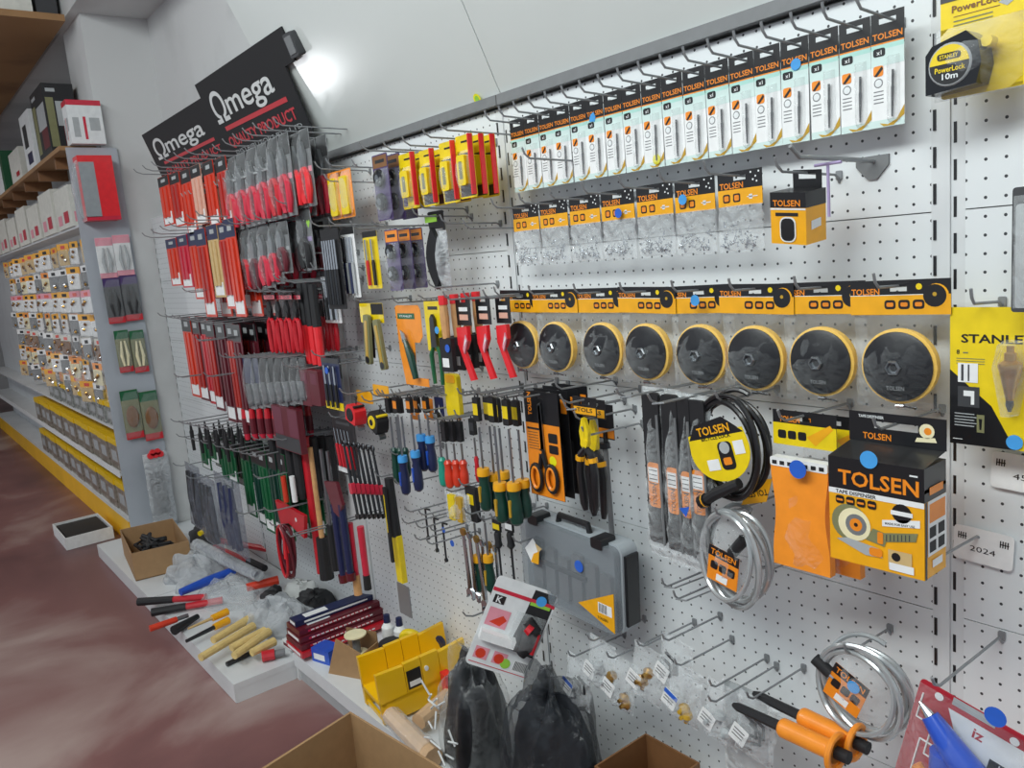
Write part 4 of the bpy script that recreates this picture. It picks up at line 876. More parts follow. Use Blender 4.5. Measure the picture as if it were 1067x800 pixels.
for k in range(3):
    driver(462+8*k, 437, 462, 479, 506-1*k, -.14+.01*k, 'redorange', 'short screwdriver with red handle and black clip, %s of three' % ORD[k], 'short red handled screwdrivers', None, ('softblack', 'black'), .0105, what='the %s short red screwdriver' % ORD[k], tagh=.055)
driver(492, 434, 456, 475, 500, -.10, 'red', 'thin red handled tester left of the big green screwdrivers', None, None, ('softblack', 'darkgrey'), .006, what='the thin red tester', tagh=.045)
for k, x in enumerate((517, 530)):        # handle-up black ones
    Y = -.12; p = W(x, 541, Y); t = thing('screwdriver', 'black screwdriver hanging tip down with yellow tag, %s of two' % ['left', 'right'][k], 'screwdriver', tuple(p), 'tip down black screwdrivers')
    m = MB(); m.box(-.014, .014, -.003, .003, -.030, 0, 'softblack'); m.rect(-.013, .013, -.024, -.010, -.0034, 'yellow' if k == 0 else 'paper'); m.build('hang_card', t, 0)
    MB().lathe([(.007, -.031), (.009, -.036), (.008, -.055), (.010, -.065), (.004, -.072)], 'softblack', n=12).build('handle', t); MB().tube([(0, 0, -.072), (0, 0, -.155)], .0028, 'darksteel', 8).build('shaft', t)
    hook(p.x, p.z+.0025, .17, 'grey wire hook holding the %s tip down screwdriver' % ['left', 'right'][k], ptag)
# orange and purple tags right of the navy screwdrivers
for k, (x, c) in enumerate(((426, 'tolorange'), (440, 'orange'), (452, 'navy'), (468, 'amber'))):
    t, w, h = card_thing('hang_tag', ['bright orange hang tag above the navy screwdrivers', 'orange and white hang tag beside the bright orange one', 'dark blue hang tag left of the yellow tube', 'amber hang tag under the yellow tube'][k], 'hang tag', x, 415-k, x+9+k % 2, 436, -.08, group='hang tags of the fourth row')
    m = MB(); m.rrect(-w/2, w/2, 0, .001, -h, 0, c, .003); m.flat([(-w*.2, -h*.8), (w*.1, -h*.8), (0, -h*.3)], -.0005, 'paper'); m.build('tag', t, 0); hook(t.location.x, t.location.z+.003, .13, ['grey wire hook holding the bright orange tag', 'grey wire hook holding the orange and white tag', 'grey wire hook holding the dark blue tag', 'grey wire hook holding the amber tag'][k], ptag)
# yellow bag
t, w, h = card_thing('knife_bag', 'clear bag with yellow tools below the short red screwdrivers', 'tool bag', 463, 508, 488, 538, -.13)
MB().rrect(-w*.25, 0.002, -.012, -.002, -h*.95, -h*.1, 'yellow', .005).build('yellow_tool', t, 30); MB().rrect(w*.08, w*.3, -.012, -.002, -h*.95, -h*.1, 'gold', .005).build('gold_tool', t, 30)
MB().pillow(-w*.5, w*.5, -h, 0, 0, .018, BAG, 4, 6, 6, rough=.3).build('bag', t, 60); hook(t.location.x, t.location.z-.003, .16, 'grey wire hook holding the yellow tool bag', ptag)
t, w, h = card_thing('socket_clip', 'black tool with yellow label left of the big green screwdrivers', 'socket holder', 488, 505, 498, 540, -.11)
m = MB(); m.rrect(-w*.5, w*.5, -.012, 0, -h, 0, 'softblack', .004); m.rect(-w*.3, w*.3, -h*.5, -h*.2, -.0125, 'yellow'); m.build('body', t, 20); hook(t.location.x, t.location.z+.003, .15, 'grey wire hook holding the black socket holder', ptag)
# empty hook cluster
k = 0
for px, py in ((455, 520), (470, 523), (485, 526), (452, 532), (467, 536), (482, 539), (440, 463), (445, 493), (572, 548), (640, 425), (648, 440), (620, 395), (500, 232), (525, 237), (470, 225), (405, 176), (374, 190), (590, 168), (352, 262), (465, 548), (478, 552)):
    p = W(px+22, py, 0); hook(p.x, p.z, .17, ('empty grey wire hook, %s of the bare ones between tool rows' % ORD[min(k, 19)]) if k < 20 else 'empty grey wire hook low by the hex keys', 'empty hooks'); k += 1
for k, (px, py) in enumerate(((700, 596), (712, 608), (800, 575))):
    p = W(px+40, py-4, 0); hook(p.x, p.z, .14, ['bare hook below the sleeved tools, upper', 'bare hook below the sleeved tools, lower', 'bare hook right of the grey cable coil'][k], 'empty hooks', True)
# hex keys
for k, (x, y0, y1) in enumerate(((443, 530, 560), (452, 540, 573), (461, 545, 583))):
    a = W(x, y0, -.09); b = W(x+3, y1, -.09)
    t = MB().tube([(0, 0, 0), (0, 0, b.z-a.z)], .0028, 'darksteel', 6).tube([(0, 0, 0), (.022, 0, .002)], .0028, 'darksteel', 6).lathe([(.006, -.003), (.006, .003)], 'darksteel', (0, 0, b.z-a.z), 'y', 8)
    tag(t.build('hex_key', loc=tuple(a)), 'thin dark hex key hanging in the middle, %s from the left of three' % ORD[k], 'hex key', 'hex keys')
sticker(462, 552, -.10, .008, 'dotblue', 'small blue sticker on the hex keys'); sticker(471, 566, -.11, .009, 'dotblue', 'blue sticker beside the wrench cluster')
# wrench cluster
t, w, h = card_thing('wrench', '', 'wrench', 474, 545, 500, 640, -.16)
base = t.location.copy(); bpy.data.objects.remove(t); rn = random.Random(4)
for k in range(6):
    t = thing('wrench', 'chrome wrench in the bundle behind the white red card, %s of six' % ORD[k], 'wrench', (base.x-.022+.009*k, base.y+.012*k, base.z-.01*k), 'bundled chrome wrenches', (0, rn.uniform(-.08, .08), 0)); hh = h*rn.uniform(.75, .95)
    MB().tube([(0, 0, -hh*.12), (0, 0, -hh*.85)], [.004, .0055], 'chrome', 6).build('shank', t)
    MB().prism([(-.012, -hh*.98), (-.013, -hh*.88), (-.005, -hh*.84), (.005, -hh*.84), (.013, -hh*.88), (.012, -hh*.98), (.005, -hh*.92), (-.005, -hh*.92)][::-1], -.004, .004, 'chrome').build('jaw', t, 20)
    MB().lathe([(.010, -.003), (.010, .003)], 'chrome' if k % 2 else 'brass', (0, 0, -hh*.08), 'y', 12).build('ring_end', t)
# long scraper, black / yellow
p = W(405, 498, -.15); t = thing('floor_scraper', 'long black and yellow handled scraper with a steel blade pointing down', 'scraper', tuple(p)); zz = lambda y: W(408, y, -.15).z-p.z
MB().tube([(0, 0, 0), (.006, 0, zz(556))], [.013, .015], 'softblack', 10).build('grip', t); m = MB(); m.prism([(.024, zz(555)), (-.010, zz(555)), (-.004, zz(600)), (.026, zz(600))], -.008, .008, 'yellow'); m.build('neck', t, 0)
m = MB(); m.prism([(-.022, zz(632)), (.042, zz(632)), (.042, zz(603)), (-.022, zz(603))], -.0015, .0015, 'steelblade'); m.build('blade', t, 0); hook(p.x, p.z+.003, .19, 'grey wire hook holding the long scraper', ptag)
t, w, h = card_thing('file_handle', 'slim black and yellow tool hanging beside the long scraper', 'file', 398, 506, 404, 582, -.17)
m = MB(); m.rrect(-.006, .006, -.006, 0, -h, 0, 'softblack', .003); m.rect(-.004, .001, -h*.6, -h*.1, -.0065, 'yellow'); m.build('body', t, 20)
# red tool set on black card
t, w, h = card_thing('screwdriver_set_card', 'black card with a fan of red handled precision tools', 'screwdriver set', 345, 434, 368, 490, -.16)
m = MB(); m.rrect(-w/2, w/2, 0, .001, -h, 0, 'black', .002); m.rrect(-w*.3, w*.3, -.0008, -.0003, -h*.1, -h*.05, 'darkgrey', .002); m.rect(-w*.45, w*.1, -h*.97, -h*.88, -.0006, 'paper'); m.build('card', t, 0)
for k in range(5):
    a = -w*.36+w*.15*k; MB().tube([(a, -.006, -h*.18), (a+w*.05, -.006, -h*.45)], .0015, 'chrome', 6).tube([(a+w*.05, -.006, -h*.45), (a+w*.12, -.006, -h*.85)], .005, 'red', 8).build('tool', t)
hook(t.location.x, t.location.z+.003, .2, 'grey wire hook holding the red tool set card', ptag)
# black ring spanners fan
for k in range(7):
    x = 352+5*k; Y = -.24+.015*k; a = W(x+6, 462+3*k*.3, Y); b = W(x+8, 536, Y); h = a.z-b.z
    t = thing('combination_spanner', 'black spanner with a red label, %s from the left of the hanging row' % ORD[k], 'spanner', tuple(a), 'black spanners hanging in a row', (0, -.16, 0))
    MB().tube([(0, 0, -.01), (0, 0, -h*.5), (0, 0, -h+.01)], [.0035, .005, .004], 'darksteel', 6).build('shank', t)
    MB().tube([(.008*math.cos(2*PI*q/12), 0, .008*math.sin(2*PI*q/12)) for q in range(12)], .003, 'darksteel', 6, True).build('ring_end', t)
    MB().prism([(-.011, -h), (-.011, -h+.014), (.011, -h+.014), (.011, -h), (.004, -h+.007), (-.004, -h+.007)][::-1], -.003, .003, 'black').build('open_end', t, 0)
    m = MB(); m.rrect(-.008, .008, -.006, .006, -h*.66, -h*.52, 'pinkred', .003); m.build('label_sleeve', t, 20)
p = W(400, 533, 0); t = MB().tube([(0, 0, 0), (0, -.32, .01), (0, -.33, .03)], .0025, 'wire').tube([(-.03, 0, 0), (-.03, -.30, .006), (0, -.30, .006)], .002, 'wire'); tag(t.build('wire_hook', loc=tuple(p)), 'long double wire hook under the row of black spanners', 'hook', 'long hooks of the left bays')
# hammers below
def rodtool(name, cat, label, x, y0, y1, Y, segs, group=None, r=.009):
    a = W(x, y0, Y); b = W(x+(y1-y0)*.08, y1, Y); h = a.z-b.z; t = thing(name, label, cat, tuple(a), group)
    for nm, u, v, r0, r1, mt in segs: MB().tube([(0, 0, -h*u), (0, 0, -h*(u+v)/2), (0, 0, -h*v)], [r0, (r0+r1)/2, r1], mt, 10).build(nm, t)
    return t
rodtool('hammer', 'hammer', 'long red handle with a tan wooden end, left of two red ones', 364, 545, 617, -.18, [('red_grip', 0, .72, .011, .010, 'pinkred'), ('wooden_end', .72, 1, .012, .013, 'tanwood')], 'red handled long tools')
rodtool('hammer', 'hammer', 'long red handle with a black end beside the tan ended one', 375, 545, 612, -.17, [('red_grip', .05, .78, .011, .010, 'pinkred'), ('black_end', .78, 1, .011, .012, 'softblack')], 'red handled long tools')
for k in range(2): rodtool('pipe_wrench', 'wrench', 'black and navy long handled tool with a dark knob, %s of two' % ['left', 'right'][k], 348+8*k, 525, 604-2*k, -.20, [('handle', 0, .9, .012, .011, 'navy'), ('knob', .9, 1, .016, .014, 'maroon')], 'navy long handled tools')
t, w, h = card_thing('maroon_pack', 'maroon angular tool pack left of the black spanners', 'tool pack', 340, 497, 356, 532, -.2); MB().prism([(-w*.5, -h*.1), (w*.3, 0), (w*.5, -h*.6), (w*.2, -h), (-w*.1, -h*.9)][::-1], -.01, 0, 'maroon').build('pack', t, 0)

M('dowel', (222, 194, 128), .55, noise=.10, scale=50); M('skinwood', (208, 172, 134), .6, noise=.1, scale=30); M('plum', (110, 48, 66), .5); M('darkbagin', (30, 32, 36), .35, bump=.5, scale=20); M('cardred', (178, 36, 52), .4); M('gunblue', (38, 84, 196), .3, coat=.5)
# ================================================================ left bays: signs
M('serifwhite', (206, 208, 208), .5); M('signblack', (26, 26, 29), .75); M('signred', (190, 40, 52), .5); M('signpink', (176, 96, 108), .5)
def sign(bl, br, tl, label, xtra=False, Y0=-.065):
    a, b = W(*bl, Y0), W(*br, Y0); n = Vector((0, -1, -.33)); d = ray(*tl); P = CAM+d*((Vector((a.x, Y0, a.z))-CAM).dot(n)/d.dot(n))
    x0, x1 = a.x, b.x; w = x1-x0; h = (P.z-a.z)*math.hypot(1, .33)
    t = thing('sign_board', label, 'sign', ((x0+x1)/2, Y0, (a.z+b.z)/2), 'black brand signs above the left bays')
    t.rotation_euler = (math.atan(.33), 0, 0)
    m = MB(); m.box(-w/2, w/2, 0, .006, 0, h, 'signblack')
    if xtra: m.box(w*.5, w*.60, 0, .006, h*.68, h*1.0, 'signblack')
    f = -.0008
    m.text('\u03a9', -w*.33, h*.66, h*.34, f, 'serifwhite', w*.17); m.text('mega', w*.05, h*.66, h*.26, f, 'serifwhite', w*.56)
    m.rect(-w*.36, w*.40, h*.385, h*.435, f-.0002, 'signred')
    m.text('QUALITY PRODUCT', w*.02, h*.26, h*.12, f, 'signred', w*.82); m.text('DISTRIBUTORS PTY LTD', w*.04, h*.13, h*.05, f, 'lightgrey', w*.8, False)
    m.build('board', t, 0)
    if xtra: MB().rrect(w*.605, w*.68, -.01, .03, h*.70, h*.92, 'darkgrey', .006).rrect(w*.615, w*.67, -.012, -.01, h*.73, h*.89, 'grey', .003).build('end_bracket', t, 20)
    MB().box(-w*.4, -w*.36, .0065, .016, 0, h*.9, 'grey').build('stay', t, 0)
    return t
sign((173, 186), (246, 180), (156, 124), 'smaller black sign with white lettering, left of two', False, -.05)
sign((243, 184), (325, 127), (212, 95), 'larger black sign with large white lettering and red line, right of two', True)
# wire shelf carrying the signs
t = thing('wire_shelf', 'wire shelf under the two black lettered signs', 'wire shelf', (-2.9, 0, .302))
for k in range(24): MB().tube([(.045*k, -.001, .0), (.045*k, -.215, .0), (.045*k, -.22, .012)], .0022, 'lightgrey', 6).build('wire', t)
MB().tube([(-.01, -.205, -.004), (1.06, -.205, -.004)], .003, 'lightgrey', 6).build('front_rail', t); MB().tube([(-.01, -.1, -.004), (1.06, -.1, -.004)], .003, 'lightgrey', 6).build('middle_rail', t)
# ================================================================ blade packs
lg = 'hooks of the left bays'
def blades(xs, yt, yb, Y, cols, label, grp, topc='black', wpx=9, foot=True, slope=-.35, name='hacksaw_blade_pack', cat='blade pack'):
    for k, x in enumerate(xs):
        y0 = yt+slope*(x-xs[0]); y1 = (yb[k] if isinstance(yb, (list, tuple)) else yb)+0*(x-xs[0]); c = cols[k % len(cols)]
        a = W(x, y0, Y); b = W(x+wpx, y0, Y); w = b.x-a.x; h = a.z-W(x+(y1-y0)*.15, y1, Y).z
        t = thing(name, label % ORD[k], cat, ((a.x+b.x)/2, Y+.004*(k % 3), a.z), grp)
        m = MB(); m.rrect(-w*.5, w*.5, 0, .003, -h, 0, c, .003); m.rect(-w*.5, w*.5, -min(.06, h*.2), -.001, -.0005, topc)
        m.rect(-w*.2, w*.2, -min(.04, h*.12), -min(.02, h*.06), -.0008, 'lightgrey')
        if foot: m.rect(-w*.4, w*.4, -h*.97, -h*.97+.045, -.0005, 'paper')
        m.build('card', t, 0)
        m = MB(); n = 2 if w > .06 else 1
        for q in range(n): m.rrect(-w*.3+w*.35*q, -w*.3+w*.35*q+w*.22, -.006, -.001, -h*.84, -min(.065, h*.22), 'redgloss' if (k % 2 and c in ('redorange', 'red', 'maroon')) else c, .003)
        m.build('blades', t, 20)
        hook(t.location.x, a.z+.003, -Y+.10, 'long wire hook holding the %s %s' % (ORD[k], {'a': 'short red blade pack', 'b': 'middle red blade pack', 'c': 'long red blade pack', 'd': 'green file'}[grp[0]]), lg)
M('redgloss', (186, 44, 36), .3, coat=.5)
GA = {'a': 0}
def relabel(g, new):
    for o in COL.objects:
        if o.get('group') == g: o['group'] = new
blades([164, 174, 184, 197, 209, 221], 186, [236, 237, 247, 235, 236, 238], -.22, ['redorange', 'redorange', 'redor2', 'tanred', 'redorange', 'redorange'] if False else ['redorange', 'redorange', 'redorange', 'skin', 'redorange', 'redorange'], 'short red blade pack in the top row of the leftmost bay, %s from the left', 'a', wpx=11)
relabel('a', 'short red blade packs')
blades([172, 182, 192, 202, 213, 222, 232], 250, [298, 300, 312, 330, 310, 322, 330], -.22, ['redorange', 'pinkred', 'redorange', 'redorange', 'tan', 'redorange', 'redorange'], 'red blade pack in the second row of the leftmost bay, %s from the left', 'b', topc='navy', wpx=11)
relabel('b', 'red blade packs of the second row')
blades([188, 196, 204, 212, 222, 231, 240], 330, [412, 416, 420, 426, 438, 440, 442], -.2, ['redorange', 'maroon', 'red', 'maroon', 'maroon', 'maroon', 'maroon'], 'long thin red blade pack in the third row, %s from the left', 'c', wpx=9, slope=.15)
relabel('c', 'long red blade packs')
blades([206, 215, 224, 233, 247, 257, 266, 275, 284], 452, [486, 480, 505, 500, 535, 545, 552, 556, 560], -.2, ['green', 'green', 'green', 'green', 'green', 'darkgreen', 'green', 'darkgreen', 'green'], 'long dark green file pack under the red blades, %s from the left', 'd', wpx=9, slope=.25, name='green_file_pack', cat='file pack')
relabel('d', 'dark green file packs')
# ================================================================ pliers packs in clear plastic
def plierspack(x, yt, yb, Y, wpx, hm, label, group, sleeve='pink', what=''):
    a = W(x, yt, Y); b = W(x+wpx, yt, Y); w = b.x-a.x; h = a.z-W(x+(yb-yt)*.14, yb, Y).z
    t = thing('pliers_pack', label, 'pliers', ((a.x+b.x)/2, Y, a.z), group)
    m = MB(); m.rrect(-w*.48, w*.48, 0, .002, -h, 0, 'grey', .003); m.rect(-w*.46, w*.46, -h*.26, -h*.01, -.0005, 'softblack'); m.rect(-w*.44, w*.44, -h*.55, -h*.48, -.0005, sleeve); m.build('card', t, 0)
    m = MB(); m.prism([(-w*.14, -h*.50), (-w*.2, -h*.32), (-w*.04, -h*.16), (w*.04, -h*.16), (w*.2, -h*.32), (w*.14, -h*.50)], -.014, -.004, 'steel' if hm != 'softblack' else 'darksteel'); m.build('jaws', t, 20)
    for s in (-1, 1): MB().tube([(s*w*.06, -.010, -h*.49), (s*w*.28, -.010, -h*.62), (s*w*.30, -.010, -h*.8), (s*w*.20, -.010, -h*.96)], [.006, .010, .011, .007], hm, 8).build('handle', t)
    MB().pillow(-w*.5, w*.5, -h*1.0, 0, -.0, .022, PADBAG, int(x), 4, 6, False, .2, .05).build('blister', t, 50)
    hook(t.location.x, a.z+.003, -Y+.08, what, lg)
for k in range(6):
    x = 232+11*k; plierspack(x, 168-5.2*k, 241-3.0*k, -.2+.006*(k % 2), 13, 'pinkred' if k != 4 else 'red', 'red handled pliers in a clear pack, %s from the left in the top row' % ORD[k], 'red handled pliers packs of the top row', what='long wire hook holding the %s top row pliers pack' % ORD[k])
for k in range(2):
    plierspack(300+9*k, 142-5*k, 218-2*k, -.17+.006*k, 12, 'hotred', 'bright red pliers pack right of the white gap, %s of two' % ['left', 'right'][k], 'red pliers beside the broad white post', what='long wire hook holding the %s pliers pack near the post' % ['left', 'right'][k])
for k in range(5):
    x = 247+10*k; plierspack(x, 238-1.5*k, (304, 304, 300, 296, 285)[k], -.19+.006*(k % 2), 12, ('red', 'maroon', 'pinkred', 'pinkred', 'maroon')[k], 'silver jawed red pliers in a clear pack, %s from the left in the second row' % ORD[k], 'red pliers packs of the second row', 'lightgrey', what='long wire hook holding the %s second row pliers pack' % ORD[k])
plierspack(308, 216, 282, -.16, 14, 'softblack', 'dark pliers pack with a small yellow heart sticker near the post', None, 'lilac', what='long wire hook holding the dark heart sticker pack')
p = W(321, 233, -.185); tag(MB().flat([(0, -.012), (.012, .004), (.006, .011), (0, .006), (-.006, .011), (-.012, .004)], 0, 'lime').flat([(0, -.012), (.012, .004), (.006, .011), (0, .006), (-.006, .011), (-.012, .004)][::-1], .0005, 'lime').build('heart_sticker', smooth=0, loc=tuple(p)), 'small yellow green heart sticker on the dark pack', 'sticker')
# snips of the third row
for k in range(4):
    pliers(273+9*k, 302+0*k, 286+9*k, 366, -.2+.008*(k % 2), 'snips with black upper sleeve and red handle, %s from the left in the third row' % ORD[k], 'red', 'softblack', ('softblack', 'pinkred'), 'black and red snips', what='the %s black and red snips' % ORD[k], spread=.8)
for k in range(3):
    t = rodtool('bolt_cutter', 'cutter', 'long tool with black upper half and bright red lower grip, %s of three' % ORD[k], 313+6*k, 294+k, 378+k, -.17, [('black_sleeve', 0, .52, .013, .014, 'softblack'), ('red_grip', .52, 1, .013, .012, 'hotred')], 'black and red long tools')
    hook(t.location.x, t.location.z+.003, .25, 'long wire hook holding the %s black and red long tool' % ORD[k], lg)
# silver blade packs
for k in range(8):
    x = 252+8*k; t, w, h = card_thing('bit_set_pack', 'clear pack with dark top and silver blades, %s from the left in the fourth row' % ORD[k], 'tool pack', x, 372, x+9, 424-.8*k, -.2+.005*(k % 2), group='silver blade packs of the fourth row')
    m = MB(); m.rrect(-w*.5, w*.5, 0, .002, -h, 0, 'grey', .003); m.rect(-w*.5, w*.5, -h*.5, -.001, -.0005, 'navy' if k < 2 else 'softblack'); m.build('card', t, 0)
    MB().prism([(-w*.2, -h*.94), (-w*.3, -h*.52), (w*.2, -h*.5), (w*.3, -h*.9)][::-1], -.008, -.001, 'steel').build('blade', t, 0)
    MB().pillow(-w*.5, w*.5, -h, 0, 0, .018, PADBAG, k, 3, 6, False, .2, .05).build('bag', t, 50); hook(t.location.x, t.location.z+.003, .29, 'long wire hook holding the %s silver blade pack' % ORD[k], lg)
for k in range(5):
    x = 254+8*k; t = rodtool('red_handled_file', 'file', 'short dark and red tool below the silver blade packs, %s from the left' % ORD[k], x, 426, 457, -.2, [('grip', 0, .3, .010, .012, 'red'), ('body', .3, .8, .013, .013, 'maroon'), ('tip', .8, 1, .012, .010, 'pinkred')], 'dark red tools below the silver packs')
t, w, h = card_thing('plaid_pack', 'maroon and black checked pack hanging under the silver blades', 'pack', 288, 420, 314, 463, -.19)
m = MB(); m.rrect(-w*.5, w*.5, -.02, 0, -h, 0, 'maroon', .004); m.rect(-w*.48, -w*.1, -h*.64, -h*.02, -.0206, 'plum'); m.rect(w*.14, w*.48, -h*.64, -h*.02, -.0206, 'plum'); m.rect(-w*.48, w*.48, -h*.98, -h*.66, -.0206, 'darkgrey'); m.build('pack', t, 0)
for k in range(2):
    t, w, h = card_thing('maroon_pack', ['maroon boxed pack left of the navy pack with a blue sticker', 'dark maroon pack beside the first maroon pack'][k], 'pack', 316+10*k, 382+2*k, 326+10*k, 420, -.18, group='maroon boxed packs')
    MB().rrect(-w*.48, w*.48, -.018, 0, -h, 0, 'maroon', .004).rect(-w*.3, w*.3, -h*.4, -h*.1, -.0186, 'plum').build('pack', t, 0); hook(t.location.x, t.location.z+.003, .26, ['long wire hook holding the first maroon pack', 'long wire hook holding the second maroon pack'][k], lg)
# black wire tops and bags of the lower row
for k in range(3):
    t, w, h = card_thing('clear_tool_bag', ['cloudy bag of black tools hanging at the left end of the low row', 'cloudy bag with a small blue mark and dark tools', 'cloudy bag holding navy handled tools'][k], 'tool bag', (192, 205, 222)[k], (480, 492, 490)[k], (206, 222, 247)[k], (540, 556, 560)[k], -.26, group='cloudy bags of the low row')
    for q in range(3): MB().tube([(-w*.25+w*.22*q, -.006, -h*.12), (-w*.2+w*.2*q, -.008, -h*.55), (-w*.1+w*.16*q, -.006, -h*.95)], [.009, .015, .013], ('softblack', 'darkgrey', 'navy')[k], 8).build('tool', t)
    MB().pillow(-w*.5, w*.5, -h*1.05, 0, 0, .03, SMOKY, k+2, 5, 8, rough=.35).build('bag', t, 60); hook(t.location.x, t.location.z-.004, .33, 'long wire hook holding the %s cloudy tool bag' % ORD[k], lg)
for k in range(5):
    t = rodtool('black_file', 'file', 'thin black tool hanging above the cloudy bags, %s from the left' % ORD[k], 198+9*k, 440+2*k, 468+3*k, -.27, [('tang', 0, .3, .003, .006, 'softblack'), ('body', .3, 1, .008, .006, 'softblack')], 'thin black tools above the cloudy bags')
    hook(t.location.x, t.location.z+.003, .34, 'long wire hook holding the %s thin black tool' % ORD[k], lg)
for k in range(4):
    t = rodtool('black_sheath_tool', 'tool', 'wide black sheathed tool right of the green files, %s of four' % ORD[k], 284+8*k, 458, 512+2*k, -.18, [('sheath', 0, .9, .016, .017, 'softblack'), ('cap', .9, 1, .014, .012, 'softblack')], 'black sheathed tools'); hook(t.location.x, t.location.z+.003, .25, 'long wire hook holding the %s black sheathed tool' % ORD[k], lg)
# wrecking bars
t = rodtool('wrecking_bar', 'pry bar', 'long thick bright red bar hanging between black tools', 316, 455, 592, -.16, [('head', 0, .08, .018, .016, 'red'), ('bar', .08, 1, .014, .014, 'red')])
t = rodtool('hammer', 'hammer', 'hammer with pale wooden handle hanging head down, right of the red bar', 323, 466, 598, -.17, [('handle', 0, .68, .008, .009, 'tanwood'), ('head', .68, 1, .020, .024, 'softblack')])
for k in range(2): rodtool('pipe', 'tool', 'silver rod with a black lower grip, %s of two' % ['left', 'right'][k], 334+7*k, 468+2*k, 590, -.19, [('rod', 0, .62, .006, .006, 'steel'), ('grip', .62, 1, .014, .015, 'softblack')], 'silver rods with black grips')
t, w, h = card_thing('red_plate_tool', 'broad red plate shaped tool hanging below the black sheathed tools', 'tool', 290, 520, 318, 545, -.2); MB().prism([(-w*.5, 0), (w*.5, -h*.1), (w*.4, -h), (-w*.1, -h*.7), (-w*.4, -h*.9)][::-1], -.012, 0, 'red').disc(w*.2, -h*.4, .008, -.0125, 'white', 10).build('plate', t, 0)
for k in range(2): rodtool('orange_strip', 'tool', ['bright red strip above the red plate tool', 'pale strip above the red plate tool'][k], 295+9*k, 496, 522, -.21, [('strip', 0, 1, .009, .009, ['redorange', 'paper'][k])], 'short strips above the red plate tool')
t = coil('jumper_cable', 'oval coil of red and black cable hanging above the white gloves', 'cable', 303, 572, -.20, .036, .095, 'maroon', 3, .0055, seed=2)
MB().tube([(-.008, -.01, .05), (-.006, -.012, -.03)], [.010, .014], 'hotred').build('red_clamp', t); MB().tube([(.012, -.01, -.01), (.01, -.012, -.07)], [.008, .010], 'maroon').build('dark_clamp', t); MB().tube([(.034*math.cos(2*PI*q/30), -.030, .092*math.sin(2*PI*q/30)) for q in range(30)], .005, 'red', 7, True).build('red_cable', t)
hook(t.location.x, t.location.z+.088, .26, 'long wire hook holding the oval red and black coil', lg)
for k, (px, py) in enumerate(((250, 300), (262, 345), (238, 380), (270, 378), (320, 470), (300, 505), (330, 500))):
    p = W(px, py, 0); hook(p.x+.25, p.z, .30, 'bare long wire hook among the left bay tools, %s from the top' % ORD[k], 'bare long hooks', True)
# more packs behind each front pack on the same hook
for grp, what in (('short red blade packs', 'short red blade pack'), ('red blade packs of the second row', 'second row red blade pack'), ('long red blade packs', 'long red blade pack'), ('dark green file packs', 'dark green file pack'),
                  ('red handled pliers packs of the top row', 'top row pliers pack'), ('red pliers packs of the second row', 'second row pliers pack'), ('black and red snips', 'pair of black and red snips'), ('silver blade packs of the fourth row', 'silver blade pack'),
                  ('black sheathed tools', 'black sheathed tool'), ('thin black tools above the cloudy bags', 'thin black tool'), ('dark red tools below the silver packs', 'dark red tool')):
    L = sorted([o for o in list(COL.objects) if o.get('group') == grp], key=lambda o: o.location.x)
    for k, o in enumerate(L):
        ks = children(o)
        for j in (1, 2):
            l = o.location; dup(o, (l.x+.012*j, l.y+.052*j, l.z-.004*j), '%s behind the %s %s from the left' % (['pack', 'rearmost pack'][j-1], ORD[k], what), grp, kids=ks)
# ================================================================ decks and heap
DL = -1.265; DR = -1.235
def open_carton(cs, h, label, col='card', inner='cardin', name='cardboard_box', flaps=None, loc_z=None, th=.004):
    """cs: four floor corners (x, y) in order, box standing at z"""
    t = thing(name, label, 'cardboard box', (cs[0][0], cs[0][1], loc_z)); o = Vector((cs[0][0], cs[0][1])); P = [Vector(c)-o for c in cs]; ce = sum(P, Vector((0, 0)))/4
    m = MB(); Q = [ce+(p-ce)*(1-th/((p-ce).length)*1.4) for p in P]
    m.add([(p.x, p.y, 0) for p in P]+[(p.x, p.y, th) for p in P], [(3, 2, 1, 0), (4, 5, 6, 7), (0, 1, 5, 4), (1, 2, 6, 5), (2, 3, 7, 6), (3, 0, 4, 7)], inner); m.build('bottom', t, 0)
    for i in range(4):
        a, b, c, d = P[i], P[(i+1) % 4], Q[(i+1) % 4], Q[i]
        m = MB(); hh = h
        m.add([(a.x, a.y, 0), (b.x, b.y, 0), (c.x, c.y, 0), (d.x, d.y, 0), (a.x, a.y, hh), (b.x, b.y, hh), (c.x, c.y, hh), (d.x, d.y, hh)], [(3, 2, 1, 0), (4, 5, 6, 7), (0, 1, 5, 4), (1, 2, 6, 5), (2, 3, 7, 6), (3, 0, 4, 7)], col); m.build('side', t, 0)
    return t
q = [PZ(129, 566, DL+.02), PZ(143, 607, DL), PZ(200, 583, DL), PZ(180, 560, DL)]
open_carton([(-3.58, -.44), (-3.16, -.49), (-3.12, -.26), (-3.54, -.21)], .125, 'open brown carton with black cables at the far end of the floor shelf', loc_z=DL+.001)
rn = random.Random(9); t = thing('black_cable', 'tangle of black cables lying in the far open carton', 'cable', (-3.34, -.35, DL+.03))
for k in range(5):
    pts = [(-.12+.24*rn.random(), -.07+.13*rn.random(), .05+.035*rn.random()) for q in range(7)]
    MB().tube(pts, .009, 'softblack', 7).build('cable_length', t, 60)
def lying(name, cat, label, A, B, z, segs, group=None, zb=None, n=10):
    a = PZ(*A, z); b = PZ(*B, z if zb is None else zb); t = thing(name, label, cat, tuple(a), group); d = b-a
    for nm, u, v, r0, r1, mt in segs: MB().tube([d*u, d*((u+v)/2), d*v], [r0, (r0+r1)/2, r1], mt, n).build(nm, t)
    return t
